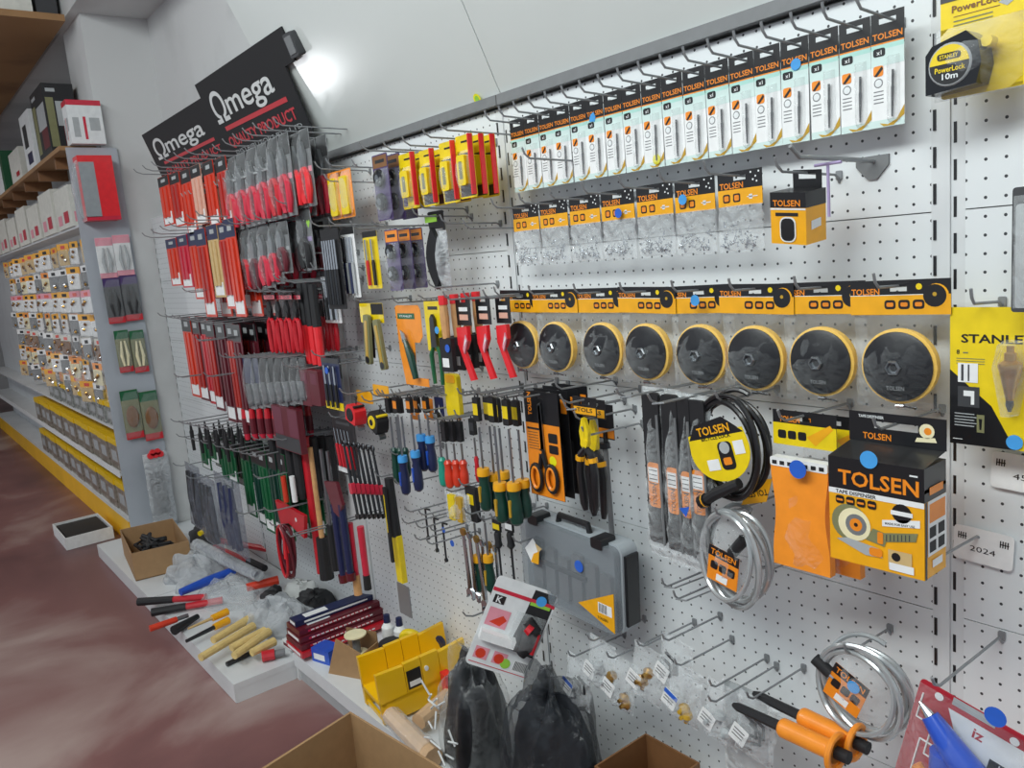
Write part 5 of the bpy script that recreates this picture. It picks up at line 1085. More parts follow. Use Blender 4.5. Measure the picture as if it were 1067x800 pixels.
def heapbag(name, label, cat, c, sx, sy, sz, mat, seed, group=None, rz=0, n=12):
    """crumpled bag: squashed noisy blob standing on its base"""
    c = (c[0], min(c[1], -sy*1.2-.012), c[2]); rn = random.Random(seed); ph = [(rn.uniform(0, 6.28), rn.uniform(0, 6.28), rn.uniform(2, 7), rn.uniform(2, 6)) for _ in range(6)]
    m = MB(); vs = []; N = n*2
    for j in range(n+1):
        v = j/n*PI*.5
        for i in range(N):
            u = 2*PI*i/N; k = 1+.07*sum(math.sin(a+u*round(fu))*math.cos(b+v*fv) for a, b, fu, fv in ph)+rn.uniform(-.018, .018)
            vs.append((sx*k*math.cos(u)*math.cos(v)**.6, sy*k*math.sin(u)*math.cos(v)**.6, max(0, sz*k*math.sin(v))))
    fs = [(j*N+i, j*N+(i+1) % N, (j+1)*N+(i+1) % N, (j+1)*N+i) for j in range(n) for i in range(N)]+[tuple(range(N))[::-1]]
    m.add(vs, fs, mat); t = thing(name, label, cat, c, group, (0, 0, rz)); m.build('film', t, 60); return t
M('paperwhite', (222, 224, 226), .45, bump=.4, scale=15); M('glovewhite', (206, 208, 206), .6, bump=.3, scale=30)
def at(px, py, z): return tuple(PZ(px, py, z))
g = 'tool handles lying at the shelf edge'
lying('bolt_cutter', 'cutter', 'long black gripped cutter handles with red shank lying on the shelf edge', (144, 627), (215, 622), DL+.03, [('grip', 0, .52, .016, .014, 'softblack'), ('red_shank', .52, 1, .012, .014, 'red')], 'black gripped cutters on the floor shelf')
lying('bolt_cutter', 'cutter', 'second black gripped cutter lying just in front of the first', (158, 638), (232, 625), DL+.02, [('grip', 0, .48, .016, .014, 'softblack'), ('red_shank', .48, 1, .012, .014, 'red')], 'black gripped cutters on the floor shelf')
lying('pry_tool', 'tool', 'orange red flat handled tool poking out over the shelf edge', (156, 655), (196, 641), DL+.03, [('handle', 0, .7, .012, .011, 'redorange'), ('shank', .7, 1, .008, .008, 'steel')])
lying('rubber_tool', 'tool', 'short black grip beside the orange red handle', (181, 657), (206, 642), DL+.02, [('grip', 0, 1, .018, .010, 'softblack')])
lying('trowel', 'trowel', 'trowel with bright yellow handle lying among clear bags', (237, 637), (196, 655), DL+.05, [('handle', 0, .4, .014, .012, 'amber'), ('shaft', .4, 1, .006, .004, 'tan')], 'yellow handled tools on the floor shelf')
lying('trowel', 'trowel', 'second yellow handled tool just in front of the first', (238, 646), (194, 668), DL+.03, [('handle', 0, .35, .014, .012, 'amber'), ('shaft', .35, 1, .008, .006, 'darksteel')], 'yellow handled tools on the floor shelf')
for k, (A, B) in enumerate((((222, 667), (262, 643)), ((209, 685), (264, 652)), ((241, 675), (276, 657)), ((244, 683), (280, 658)), ((262, 680), (286, 668)))):
    lying('wooden_dowel', 'wooden handle', 'pale wooden handle lying on the floor shelf, %s from the left of five' % ORD[k], A, B, DL+.045-.005*(k == 4), [('handle', 0, 1, .013, .015, 'dowel')], 'pale wooden handles')
lying('steel_file', 'file', 'flat dark steel file lying in front of the wooden handles', (236, 692), (285, 669), DL+.009, [('file', 0, 1, .008, .008, 'darksteel')])
lying('red_cap_tube', 'tube', 'short tube with ribbed red cap near the saw blade boxes', (273, 684), (297, 679), DL+.02, [('cap', 0, .55, .018, .018, 'red'), ('tube', .55, 1, .012, .012, 'grey')])
lying('red_bar', 'bar', 'long red bar lying at the back of the floor shelf', (228, 563), (300, 576), DL+.05, [('bar', 0, 1, .014, .014, 'red')], 'long red bars lying at the back'); lying('red_bar', 'bar', 'second long red bar with black end lying in front of the first', (224, 570), (276, 592), DL+.05, [('bar', 0, .7, .013, .013, 'red'), ('black_end', .7, 1, .017, .014, 'softblack')], 'long red bars lying at the back')
lying('blue_roll', 'roll', 'rolled bright blue bag lying across the floor shelf', (188, 617), (244, 594), DL+.06, [('roll', 0, .5, .014, .020, 'blue'), ('roll_end', .5, 1, .020, .016, 'blue')])
lying('clear_roll', 'roll', 'long clear plastic sleeve of tools lying across the shelf', (205, 568), (270, 600), DL+.10, [('sleeve', 0, 1, .030, .022, FOG), ('contents', .05, .95, .015, .012, 'navy')])
lying('orange_tool', 'tool', 'bright orange grip sticking out from under the gloves', (257, 612), (290, 604), DL+.05, [('grip', 0, 1, .016, .018, 'redorange')])
heapbag('clear_bag', 'clear bag of grey parts beside the open carton', 'bag', at(205, 603, DL), .16, .11, .10, FOG, 1, 'clear bags on the floor shelf')
heapbag('clear_bag', 'flat crumpled clear bag between the blue roll and the yellow handles', 'bag', at(238, 624, DL), .15, .10, .07, BAG, 2, 'clear bags on the floor shelf')
heapbag('clear_bag', 'clear bag covering the rear ends of the wooden handles', 'bag', at(283, 650, DL), .10, .10, .09, FOG, 3, 'clear bags on the floor shelf')
heapbag('white_bag', 'cloudy crumpled bag between the wooden handles and the blade boxes', 'bag', at(303, 655, DL), .10, .09, .09, FOG, 4)
heapbag('black_tool_bag', 'dark bag with yellow labels behind the open carton', 'bag', at(214, 563, DL), .13, .06, .07, 'softblack', 5)
lying('yellow_label_tool', 'tool', 'small yellow labelled tool on top of the dark bag', (208, 556), (222, 548), DL+.09, [('label', 0, 1, .012, .012, 'yellow')])
for k, (px, py, s, mt) in enumerate(((285, 618, .075, 'softblack'), (316, 612, .085, 'glovewhite'), (338, 618, .08, 'softblack'), (300, 628, .06, 'glovewhite'), (325, 628, .07, 'softblack'))):
    heapbag('work_glove', ['black work glove at the left of the glove heap', 'large white work glove on top of the glove heap', 'black work glove at the right of the glove heap', 'small white glove in front of the heap', 'black glove lying in front of the white one'][k], 'glove', tuple(Vector(at(px, py, DL+.05))-Vector((0, 0, .05))), s, s*.6, s*.9, mt, 30+k, 'work gloves in a heap', .5*k, 8)
# saw blade boxes
bx = [('navy', 'navy blue'), ('maroon', 'dark maroon'), ('maroon', 'second maroon'), ('maroon', 'third maroon'), ('red', 'bright red')]
for k, (c, nm) in enumerate(bx):
    z = DR+.105-.020*k; 
    t = thing('blade_box', 'long flat %s carton in the slanting stack, %s from the top' % (nm, ORD[k]), 'carton', (-1.93+.006*k, -.29-.004*k, z), 'stack of long flat cartons', (.0, 0, -.02+.02*(k % 2)))
    w = (.05, .10, .11, .12, .13)[k]; L = .30
    m = MB(); m.box(-w/2, w/2, 0, L, -.009, .009, c)
    m.rect(-w*.4, w*.4, -.005, .005, -.0006, 'paper' if k % 2 == 0 else c)
    m.box(-w/2-.0006, w/2+.0006, .03, L-.05, -.003, .003, 'paper' if k == 0 else 'pinkred'); 
    for q in range(14): m.box(w/2, w/2+.0009, .04+.016*q, .051+.016*q, -.002, .002, 'paper')
    m.box(-w*.3, w*.3, .04, .12, .009, .0096, 'paper' if k == 0 else 'stickerblue'if False else 'white')
    m.build('carton', t, 0)
t = thing('blade_box', 'white long carton with red end print at the bottom left of the stack', 'carton', (-1.985, -.300, DR+.012), 'stack of long flat cartons', (0, 0, .05)); m = MB(); m.box(-.03, .03, 0, .2, -.011, .011, 'white'); m.rect(-.022, .022, -.006, .004, -.0006, 'maroon'); m.build('carton', t, 0)
t = thing('blue_box', 'small shiny blue box in front of the blade cartons', 'box', (-1.80, -.265, DR+.0), None, (0, 0, .3)); m = MB(); m.box(-.04, .04, 0, .06, 0, .045, 'blue'); m.rect(-.03, .02, .01, .03, -.0006, 'paper'); m.build('box', t, 0)
# cardboard display with spool, bottles, tapes
t = thing('cardboard_display', 'folded open brown cardboard piece left of the yellow mitre box', 'cardboard', (-1.655, -.245, DR), None, (0, 0, .45))
MB().prism([(-.075, 0), (.06, 0), (.055, .085), (-.03, .12)], 0, .004, 'card').build('front_flap', t, 0); MB().box(.056, .060, .004, .09, 0, .08, 'card').build('side_flap', t, 0); MB().box(-.06, .055, .09, .094, 0, .11, 'cardin').build('back_flap', t, 0); MB().box(-.06, .055, .004, .09, 0, .004, 'cardin').build('floor_flap', t, 0)
t = thing('wire_spool', 'small cream wire spool standing in the cardboard piece', 'spool', (-1.665, -.200, DR+.055)); MB().lathe([(.034, .062), (.034, .066), (.008, .0665)], 'cream', n=20).build('top_disc', t); MB().lathe([(.012, .004), (.012, .062)], 'grey', n=14).build('core', t); MB().lathe([(.034, 0), (.034, .004)], 'cream', n=20).build('bottom_disc', t)
for k, (x, y) in enumerate(((-1.66, -.09), (-1.61, -.075))):
    t = thing('glue_bottle', 'small bottle with dark blue cap behind the cardboard, %s' % ['left of two', 'right of two'][k], 'bottle', (x, y, DR+.06), 'small blue capped bottles'); MB().lathe([(.018, 0), (.020, .004), (.020, .045), (.010, .06)], 'paper', n=14).build('bottle', t); MB().lathe([(.011, .06), (.010, .085), (.004, .088)], 'navy', n=12).build('cap', t)
for k, (x, y, z, c) in enumerate(((-1.545, -.075, .095, 'yellow'), (-1.46, -.05, .105, 'navy'))):
    t = thing('tape_roll', ['yellow and black tape roll behind the mitre box', 'dark tape roll right of the yellow and black one'][k], 'tape roll', (x, y, DR+z), 'tape rolls behind the mitre box', (.3, 0, .6)); MB().tube([(.028*math.cos(2*PI*q/20), 0, .028*math.sin(2*PI*q/20)) for q in range(20)], .012, c, 10, True).build('roll', t); MB().lathe([(.018, -.012), (.018, .012)], 'softblack', axis='y', n=18).build('core', t)
t = thing('yellow_tub', 'yellow tub with dark lid behind the mitre box', 'tub', (-1.585, -.12, DR+.0)); MB().lathe([(.034, 0), (.040, .075)], 'amber', n=18).build('tub', t); MB().lathe([(.042, .075), (.042, .090), (.02, .092)], 'softblack', n=18).build('lid', t)
# mitre box
M('mitreyellow', (240, 190, 12), .38, coat=.3)
t = thing('mitre_box', 'bright yellow plastic mitre box with slotted side walls', 'mitre box', (-1.405, -.292, DR+.006), None, (.06, 0, -.12)); t.scale = (1.15, .90, 1.10); L = .30; Wd = .125
m = MB(); m.box(-Wd/2, Wd/2, 0, L, .045, .055, 'mitreyellow')
m.build('bed', t, 0)
m = MB(); m.box(-Wd/2, -Wd/2+.012, 0, L, 0, .055, 'mitreyellow').box(Wd/2-.012, Wd/2, 0, L, 0, .055, 'mitreyellow').box(-Wd/2+.012, Wd/2-.012, .13, .142, 0, .045, 'mitreyellow').box(-Wd/2+.012, Wd/2-.012, .004, .012, 0, .012, 'mitreyellow'); m.build('base', t, 0)
for sx, nm, hh in ((-1, 'rear_wall', .078), (1, 'front_wall', .078)):
    x0 = sx*(Wd/2)-(.012 if sx > 0 else 0); cuts = [(.0, .088), (.090, .145), (.147, .205), (.207, .30)]
    for i, (a, b) in enumerate(cuts):
        s = (.03, 0, -.03, 0)[i]*.6; m = MB()
        pts = [(a, .055), (b, .055), (b, .055+hh*(1 if i != 0 else .95)), (a, .055+hh*(1 if i != 3 else .9))]
        m.add([(x0, y, z) for y, z in pts]+[(x0+.012, y, z) for y, z in pts], [(3, 2, 1, 0), (4, 5, 6, 7), (0, 1, 5, 4), (1, 2, 6, 5), (2, 3, 7, 6), (3, 0, 4, 7)], 'mitreyellow')
        if sx > 0 and i == 1:
            X = x0+.0128; m.add([(X, a+.004, .062), (X, b-.004, .062), (X, b-.004, .112), (X, a+.004, .112)], [(0, 1, 2, 3)], 'black'); m.add([(X+.0004, a+.010, .068), (X+.0004, b-.008, .068), (X+.0004, b-.008, .082), (X+.0004, a+.010, .082)], [(0, 1, 2, 3)], 'paper')
        m.build('side_wall', t, 0)
MB().lathe([(.006, 0), (.007, .004)], 'paper', (Wd/2, .16, .10), 'x', 12).build('screw_cap', t)
MB().box(Wd/2+.002, Wd/2+.03, .20, .225, .0, .075, 'hotred').build('red_clamp', t, 0)
# wooden mallet parts
for k, (A, B, r) in enumerate((((436, 752), (470, 722), .022), ((458, 735), (476, 712), .018))):
    lying('wooden_mallet_head', 'wooden tool', ['pale wooden cylinder lying right of the mitre box', 'second pale wooden cylinder behind the first'][k], A, B, DR+.04, [('body', 0, 1, r, r, 'skinwood'), ], 'pale wooden cylinders')
lying('white_sleeve_roll', 'roll', 'tan roll in clear film lying in front of the mitre box', (404, 742), (452, 790), DR+.03, [('roll', 0, 1, .022, .026, 'skinwood'), ('film', .1, .9, .028, .030, PLAST)])
# foreground open carton on the floor
c0 = PZ(365, 741, -1.0)
ux = Vector((PZ(462, 800, -1.0)-c0).xy).normalized(); uy = Vector((PZ(282, 794, -1.0)-c0).xy).normalized()
a = c0.xy; b = a+ux*.42; d = a+uy*.32; cc = b+uy*.32
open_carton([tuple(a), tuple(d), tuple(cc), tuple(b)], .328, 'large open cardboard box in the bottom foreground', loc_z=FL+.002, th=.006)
# K blister pack
kb = W(487, 686, -.30); kt = W(522, 602, -.26)
t = thing('glue_gun_blister', 'white and black blister card with a letter K leaning on the dark bags', 'blister pack', (-.889, -.233, -.932), None, (-.021, .46, .985)); w = .147; h = .217
m = MB(); m.rrect(-w/2, w/2, 0, .002, 0, h, 'white', .012, 4); f = -.0007
m.prism([(w*.04, h*.28), (w*.47, h*.26), (w*.47, h*.97), (w*.12, h*.97), (w*.10, h*.7)], f, f+.0005, 'softblack'); m.flat([(-w/2, h*.83), (w/2, h*.83), (w/2, h*.87), (-w/2, h*.87)], f-.0004, 'pinkred'); m.text('K', -w*.36, h*.755, h*.075, f-.0005, 'white', rot=0) if False else m.rect(-w*.44, -w*.26, h*.71, h*.80, f-.0003, 'black')
m.text('K', -w*.35, h*.755, h*.07, f-.0006, 'white'); m.rect(-w*.44, -w*.10, h*.46, h*.66, f-.0003, 'pink'); m.flat([(-w*.38, h*.5), (-w*.2, h*.6), (-w*.12, h*.56), (-w*.2, h*.48)], f-.0005, 'redorange')
m.rect(-w*.5+.006, w*.5-.006, .008, h*.045, f-.0003, 'pinkred'); m.rect(w*.12, w*.44, h*.80, h*.835, f-.0006, 'lime')
for q in range(2): m.rect(-w*.42+w*.3*q, -w*.2+w*.3*q, h*.09, h*.22, f-.0003, 'pink'); m.disc(-w*.32+w*.3*q, h*.15, .012, f-.0005, 'redorange', 10)
m.rect(w*.22, w*.44, h*.06, h*.20, f-.0003, 'paper'); m.disc(w*.1, h*.12, .012, f-.0004, 'lime', 12)
for q in range(9): m.rect(w*.24+.0034*q, w*.24+.0018+.0034*q, h*.08, h*.18, f-.0006, 'black')
m.build('card', t, 0)
m = MB(); m.tube([(w*.14, -.018, h*.66), (w*.26, -.022, h*.60), (w*.28, -.022, h*.40), (w*.24, -.02, h*.30)], [.014, .020, .017, .012], 'softblack', 12); m.tube([(w*.14, -.035, h*.62), (w*.22, -.040, h*.60)], [.010, .012], 'red', 10); m.tube([(w*.36, -.03, h*.58), (w*.37, -.03, h*.36)], .006, 'red', 8); m.build('glue_gun', t)
MB().box(-w*.46, w*.10, -.024, -.001, h*.33, h*.42, 'paper').build('glue_sticks_tray', t, 0)
MB().pillow(-w*.02, w*.46, h*.28, h*.70, -.001, .048, PLAST, 4, 7, 8, False, .08, .01).build('blister', t, 50)
MB().lathe([(.012, 0), (.012, .0006)], 'stickerblue', (w*.27, -.0016, h*.87), 'y', 20).build('round_sticker', t, 0)
p = W(531, 590, 0); hook(W(575, 590, 0).x, W(575, 608, 0).z, .27, 'grey wire hook passing over the K blister card', 'hooks over the hand tools', up=.03)
# bags in the foreground
zB = DR
t = heapbag('black_parts_bag', 'black bag of parts under the K blister card, wrapped in clear film', 'bag', (-1.035, -.20, DR), .085, .075, .25, 'darkbagin', 11, n=16)
f_ = heapbag('film_wrap', '', '', (0, 0, 0), .095, .085, .285, PADBAG, 12, n=16); fo = children(f_)[0]; fo.parent = t; fo.name = 'film_wrap'; bpy.data.objects.remove(f_)
rn = random.Random(5)
for k in range(14):
    x, y, z = rn.uniform(-.05, .04), -.105+rn.uniform(-.01, .01), .14+rn.uniform(-.08, .09); d = Vector((rn.uniform(-1, 1), rn.uniform(-.2, .2), rn.uniform(-.8, .8))).normalized()*.020
    MB().tube([Vector((x, y, z))-d, Vector((x, y, z))+d], .0025, 'white', 6).build('white_tie', t)
t = heapbag('dark_parts_bag', 'large dark crumpled clear bag at the bottom centre', 'bag', (-.775, -.175, DR), .130, .095, .29, DARKBAG, 14, rz=.2, n=18)
f_ = heapbag('dark_contents', '', '', (0, 0, 0), .105, .075, .25, 'darkbagin', 15, n=14); fo = children(f_)[0]; fo.parent = t; fo.name = 'dark_contents'; bpy.data.objects.remove(f_)
open_carton([(-.615, -.045), (-.615, -.20), (-.47, -.20), (-.47, -.045)], .185, 'brown carton behind the large dark bag at the bottom edge', 'brown', 'brown', loc_z=DR+.001)
t = thing('packing_tape_roll', 'orange brown tape roll standing at the bottom frame edge', 'tape roll', (-.30, -.20, DR+.175)); MB().lathe([(.026, -.02), (.045, -.02), (.045, .02), (.026, .02)], 'orange', axis='z', n=24).build('roll', t)
t = thing('carton', 'plain brown carton under the orange tape roll', 'cardboard box', (-.30, -.20, DR+.001)); MB().box(-.05, .05, -.05, .05, 0, .152, 'card').build('box', t, 0)
# ================================================================ bags with knobs and hooks, lower right
SP = [(628, 672, 'lightgrey', 'clear bag of pale handles, highest of the low hooks'), (604, 690, 'darksteel', 'clear bag with white label and black curved hooks'), (648, 690, 'brass', 'clear bag of copper coloured knobs'), (676, 680, 'brass', 'clear bag of gold and brown knobs with a white tag'), (706, 672, 'darksteel', 'clear bag with a dark curved handle and white label'), (715, 700, 'gold', 'clear bag of yellow brass fittings with blue label'), (755, 720, 'lightgrey', 'clear bag with a white card, left of the orange chisels'), (790, 735, 'darksteel', 'clear bag of black hinges and white labels')]
for k, (px, py, mt, lb) in enumerate(SP):
    Y = -.13-.01*(k % 2); p = W(px, py, Y); t = thing('fittings_bag', lb, 'fittings bag', tuple(p), 'clear bags of furniture fittings', (0, .15, 0)); rn = random.Random(k); w = .075; h = .105
    m = MB(); m.rrect(-.018, .014, -.016, -.015, -.085, -.050, 'paper', .002)
    for q in range(3): m.rect(-.014, .008, -.060-.007*q, -.058-.007*q, -.0165, 'darkgrey')
    if k in (1, 5): m.rect(-.018, .014, -.060, -.050, -.0168, 'dotblue')
    m.build('label', t, 0, rot=(0, .3, 0))
    for q in range(3):
        x = rn.uniform(-.02, .024); z = -rn.uniform(.035, .085); m = MB()
        if mt == 'darksteel': m.tube([(x-.012, -.006, z+.016), (x+.010, -.008, z+.010), (x+.012, -.008, z-.012), (x-.004, -.006, z-.02)], .003, mt, 7)
        else: m.lathe([(.004, -.014), (.005, -.006), (.012, .0), (.010, .007), (.003, .009)], mt, (x, -.009, z), 'z' if q % 2 else 'y', 12)
        m.build('fitting', t)
    MB().pillow(-w/2, w/2, -h, .012, 0, .022, BAG, 40+k, 6, 8, rough=.35).build('bag', t, 60); hook(p.x, p.z+.013, .17, 'grey wire hook holding the %s fittings bag' % ORD[k], 'hooks of the fittings bags', up=.01)
# chisels with orange guards
for k, (A, B, Y) in enumerate((((764, 734), (885, 790), -.17), ((785, 722), (905, 780), -.13))):
    a = W(*A, Y); b = W(*B, Y); d = b-a; t = thing('stone_chisel', 'black chisel with orange grip and round hand guard, %s of two' % ['front', 'rear'][k], 'chisel', tuple(a), 'orange gripped chisels')
    MB().tube([(0, 0, 0), d*.05, d*.45], [.004, .0075, .0085], 'softblack', 8).build('shank', t)
    MB().tube([d*.44, d*.46, d*.86, d*.9], [.013, .0155, .0155, .018], 'tolorange', 14).build('grip', t)
    ax = d.normalized(); u = Vector((0, 1, 0)); v = ax.cross(u)
    MB().tube([d*.9+.026*(math.cos(2*PI*q/24)*u+math.sin(2*PI*q/24)*v) for q in range(24)], .005, 'tolorange', 8, True).tube([d*.895, d*.90], [.024, .024], 'orange', 20).build('hand_guard', t); MB().tube([d*.9, d*1.0], .010, 'softblack', 12).build('striking_end', t)
t, w, h = card_thing('chisel_blister', 'clear and grey blister pack hanging behind the orange gripped chisels', 'blister pack', 752, 706, 800, 800, -.10); MB().rrect(-w*.45, w*.45, 0, .002, -h, 0, 'lightgrey', .004).rect(-w*.3, w*.1, -h*.7, -h*.4, -.0006, 'darkgrey').build('card', t, 0); MB().pillow(-w*.5, w*.5, -h, 0, 0, .02, BAG, 3, 5, 7, rough=.3).build('bag', t, 60); hook(t.location.x, t.location.z+.003, .2, 'grey wire hook under the orange gripped chisels', 'hooks of the fittings bags')
# blue heat gun blister
p = W(960, 706, -.14); t = thing('glue_gun_card', 'red and white blister card with a blue glue gun, bottom right corner', 'glue gun', tuple(p), None, (0, .24, 0)); w = .17; h = .17
m = MB(); m.rrect(0, w, 0, .002, -h, 0, 'cardred', .006); m.flat([(w*.25, -h*.12), (w, -h*.12), (w, -h*.62), (w*.5, -h*.62)], -.0006, 'white'); m.rect(.045, .10, -.012, -.0004, -.0008, 'lightgrey'); m.disc(.028, -.012, .006, -.0010, 'paper', 12); m.disc(.125, -.014, .006, -.0010, 'paper', 12)
m.rect(w*.62, w, -h*.46, -h*.34, -.0009, 'black'); m.text('HOT MELT', w*.84, -h*.37, .007, -.0013, 'white', .05); m.text('GLUE GUN', w*.84, -h*.43, .007, -.0013, 'white', .05); m.text('iz', w*.5, -h*.2, .016, -.0009, 'cardred')
for a, b in (((.008, -.02), (.008, -.06)), ((.008, -.06), (.03, -.06)), ((.03, -.06), (.03, -.11)), ((.03, -.11), (.055, -.11)), ((.055, -.11), (.055, -.09)), ((.055, -.09), (.02, -.09)), ((.02, -.09), (.02, -.15))): m.tube([(a[0], -.001, a[1]), (b[0], -.001, b[1])], .0013, 'paper', 5)
m.build('card', t, 0)
m = MB(); m.tube([(.012, -.02, -.022), (.03, -.022, -.032)], [.002, .008], 'chrome', 10); m.tube([(.03, -.022, -.032), (.07, -.026, -.06), (.14, -.028, -.10), (.18, -.028, -.13)], [.012, .019, .022, .020], 'gunblue', 14); m.tube([(.06, -.026, -.07), (.075, -.026, -.17)], [.018, .014], 'gunblue', 12); m.build('glue_gun', t); m = MB(); m.tube([(.032, -.024, -.115), (.045, -.024, -.125), (.05, -.024, -.14)], .008, 'tolorange', 10); m.build('trigger', t)
MB().pillow(.0, w, -h, -.005, -.002, .05, PADBAG, 9, 8, 8, False, .1, .01).build('blister', t, 50)
sticker(1037, 747, -.19, .013, 'dotblue', 'dark blue round sticker on the glue gun card'); hook(W(1000, 714, -.14).x, W(1000, 716, -.14).z+.022, .22, 'grey wire hook holding the glue gun card', 'hooks of the right bay')
M('kickyellow', (244, 188, 40), .45, noise=.08, scale=4)
# ================================================================ far shelving run beyond the pillar
YB = -.19; YF = -.335; XN = -3.90; XE = -9.2
t = thing('far_shelving', 'long white shelving run with a yellow kick board beyond the pillar', 'shelving', (XN, YB, FL))
def fbox(nm, x0, x1, y0, y1, z0, z1, mt): MB().box(x0-XN, x1-XN, y0-YB, y1-YB, z0-FL, z1-FL, mt).build(nm, t, 0)
fbox('back_panel', XE, XN, YB, YB+.008, FL, .60, 'white_enamel'); fbox('kick_board', XE, XN, YF+.0, YF+.010, FL, -1.20, 'kickyellow')
fbox('base_shelf', XE, XN, YF, YB-.001, -1.20, -1.18, 'white_enamel'); fbox('lower_shelf', XE, XN, YF, YB-.001, -.955, -.94, 'white_enamel'); fbox('middle_shelf', XE, XN, YF+.02, YB-.001, -.725, -.712, 'white_enamel')
fbox('price_rail', XE, XN, YF-.004, YF, -.965, -.93, 'white'); fbox('box_shelf', XE, XN, YF+.02, YB-.001, .298, .31, 'white_enamel'); fbox('top_board', XE, XN, YF-.02, YB-.001, .655, .675, 'brown_board')
for k in range(9): fbox('board_bracket', XN-.25-.5*k-.03, XN-.25-.5*k, YF, YB-.001, .60, .654, 'brown')
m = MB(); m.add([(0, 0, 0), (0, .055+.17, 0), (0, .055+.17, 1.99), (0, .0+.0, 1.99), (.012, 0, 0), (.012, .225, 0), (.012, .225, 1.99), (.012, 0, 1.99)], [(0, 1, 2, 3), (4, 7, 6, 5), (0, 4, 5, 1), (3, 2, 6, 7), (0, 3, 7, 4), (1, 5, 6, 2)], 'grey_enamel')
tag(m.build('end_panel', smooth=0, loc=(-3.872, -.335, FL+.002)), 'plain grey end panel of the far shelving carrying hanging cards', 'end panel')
# items on the end panel face +X
def endcard(name, label, cat, xl, yt, xr, yb, cols, group=None, th=.02, oval=None, film=True):
    X = -3.835; a = PX(xl, yt, X); b = PX(xr, yt, X); w = b.y-a.y; h = a.z-PX(xl+(yb-yt)*.15, yb, X).z
    t = thing(name, label, cat, (X, (a.y+b.y)/2, a.z), group, (0, 0, PI/2))
    m = MB(); m.rrect(-w/2, w/2, 0, .002, -h, 0, cols[0], .004); m.rect(-w/2, w/2, -h*.2, -.001, -.0005, cols[1]); m.rect(-w/2, w/2, -h+.001, -h*.86, -.0005, cols[2]); m.build('card', t, 0)
    m = MB()
    if oval: m.lathe([(w*.36, -.010), (w*.30, -.016), (w*.1, -.018)], oval, (0, 0, 0), 'y', 16); o = m.build('oval_tool', t); o.location = (0, 0, -h*.54); o.scale = (1, 1, 1.9)
    else:
        for q in (-1, 1): m.tube([(q*w*.12, -.010, -h*.25), (q*w*.22, -.012, -h*.6), (q*w*.12, -.010, -h*.84)], [.004, .008, .006], cols[3], 8)
        m.build('tools', t)
    if film: MB().pillow(-w*.48, w*.48, -h*.98, -h*.04, 0, .022, PLAST, int(xl), 4, 6, False, .2, .05).build('blister', t, 50)
    return t
for k in range(2):
    s = ['left', 'right'][k]
    endcard('tool_card', 'pink clear blister card on the end panel, %s of the top pair' % s, 'tool card', 98+18*k, 248-3*k, 116+18*k, 291-3*k, ('paper', 'pink', 'pink', 'lightgrey'), 'pink blister cards on the end panel')
    endcard('tool_card', 'dark blister card with red foot on the end panel, %s of two' % s, 'tool card', 106+18*k, 290-3*k, 124+18*k, 338-3*k, ('darkgrey', 'purple', 'red', 'softblack'), 'dark blister cards on the end panel')
    endcard('tool_card', 'green topped card with a pale tool on the end panel, %s of two' % s, 'tool card', 118+16*k, 345, 133+16*k, 389, ('olive', 'green', 'red', 'cream'), 'green topped cards on the end panel')
    endcard('brush_card', 'green topped card with an oval brown tool on the end panel, %s of two' % s, 'tool card', 124+20*k, 408+1*k, 143+20*k, 459+1*k, ('olive', 'green', 'red', 'brown'), 'oval tool cards on the end panel', oval='brown')
t = endcard('hanging_bag', 'cloudy bag of dark tools with a red top on the end panel', 'tool bag', 148, 474, 172, 543, ('lightgrey', 'paper', 'grey', 'softblack'), None); 
for q in range(3): MB().tube([(-.03+.025*q, -.01, -.10), (-.03+.028*q, -.01, -.32)], [.012, .014], 'softblack', 8).build('dark_tool', t)
MB().pillow(-.06, .06, -.37, .0, -.02, .03, FOG, 8, 5, 7, rough=.3).build('film', t, 60); m = MB()
for q in range(5): m.lathe([(.014, -.012), (.018, 0), (.012, .012)], 'hotred', (-.02+.012*q, -.02, -.01+.014*(q % 2)), 'y', 10)
m.build('red_top', t)
# cartons at the near end
def carton3(name, label, x0, x1, y0, y1, z0, h, col, front=None, group=None, cat='carton', prints=()):
    t = thing(name, label, cat, ((x0+x1)/2, (y0+y1)/2, z0), group); a, b = (x1-x0)/2, (y1-y0)/2
    m = MB(); m.box(-a, a, -b, b, 0, h, col)
    for (u0, u1, v0, v1, c) in prints:      # on the +X face (u along Y) 
        m.add([(a+.0008, -b+2*b*u0, h*v0), (a+.0008, -b+2*b*u1, h*v0), (a+.0008, -b+2*b*u1, h*v1), (a+.0008, -b+2*b*u0, h*v1)], [(0, 1, 2, 3)], c)
        m.add([(-a+2*a*u0, -b-.0008, h*v0), (-a+2*a*u1, -b-.0008, h*v0), (-a+2*a*u1, -b-.0008, h*v1), (-a+2*a*u0, -b-.0008, h*v1)], [(0, 1, 2, 3)], c)
    m.build('box', t, 0); return t
t = carton3('display_box', 'bright red box with a clear front hanging at the top of the end panel', -3.858, -3.76, -.315, -.165, .312, .30, 'hotred', prints=[(.0, .45, .05, .9, 'cleargrey'), (0, 1, .0, .06, 'pinkred')]); 
MB().pillow(-.045, .045, 0, .28, -.076, .03, PLAST, 2, 6, 8, False, .2, .1).build('clear_front', t, 50)
carton3('leaflet_box', 'white box with red top strip standing above the bright red box', -3.93, -3.83, -.31, -.16, .676, .20, 'white', prints=[(0, 1, .88, 1, 'pinkred'), (.12, .3, .15, .6, 'lightgrey'), (.42, .5, .1, .62, 'pinkred'), (.6, .9, .3, .6, 'lightgrey')])
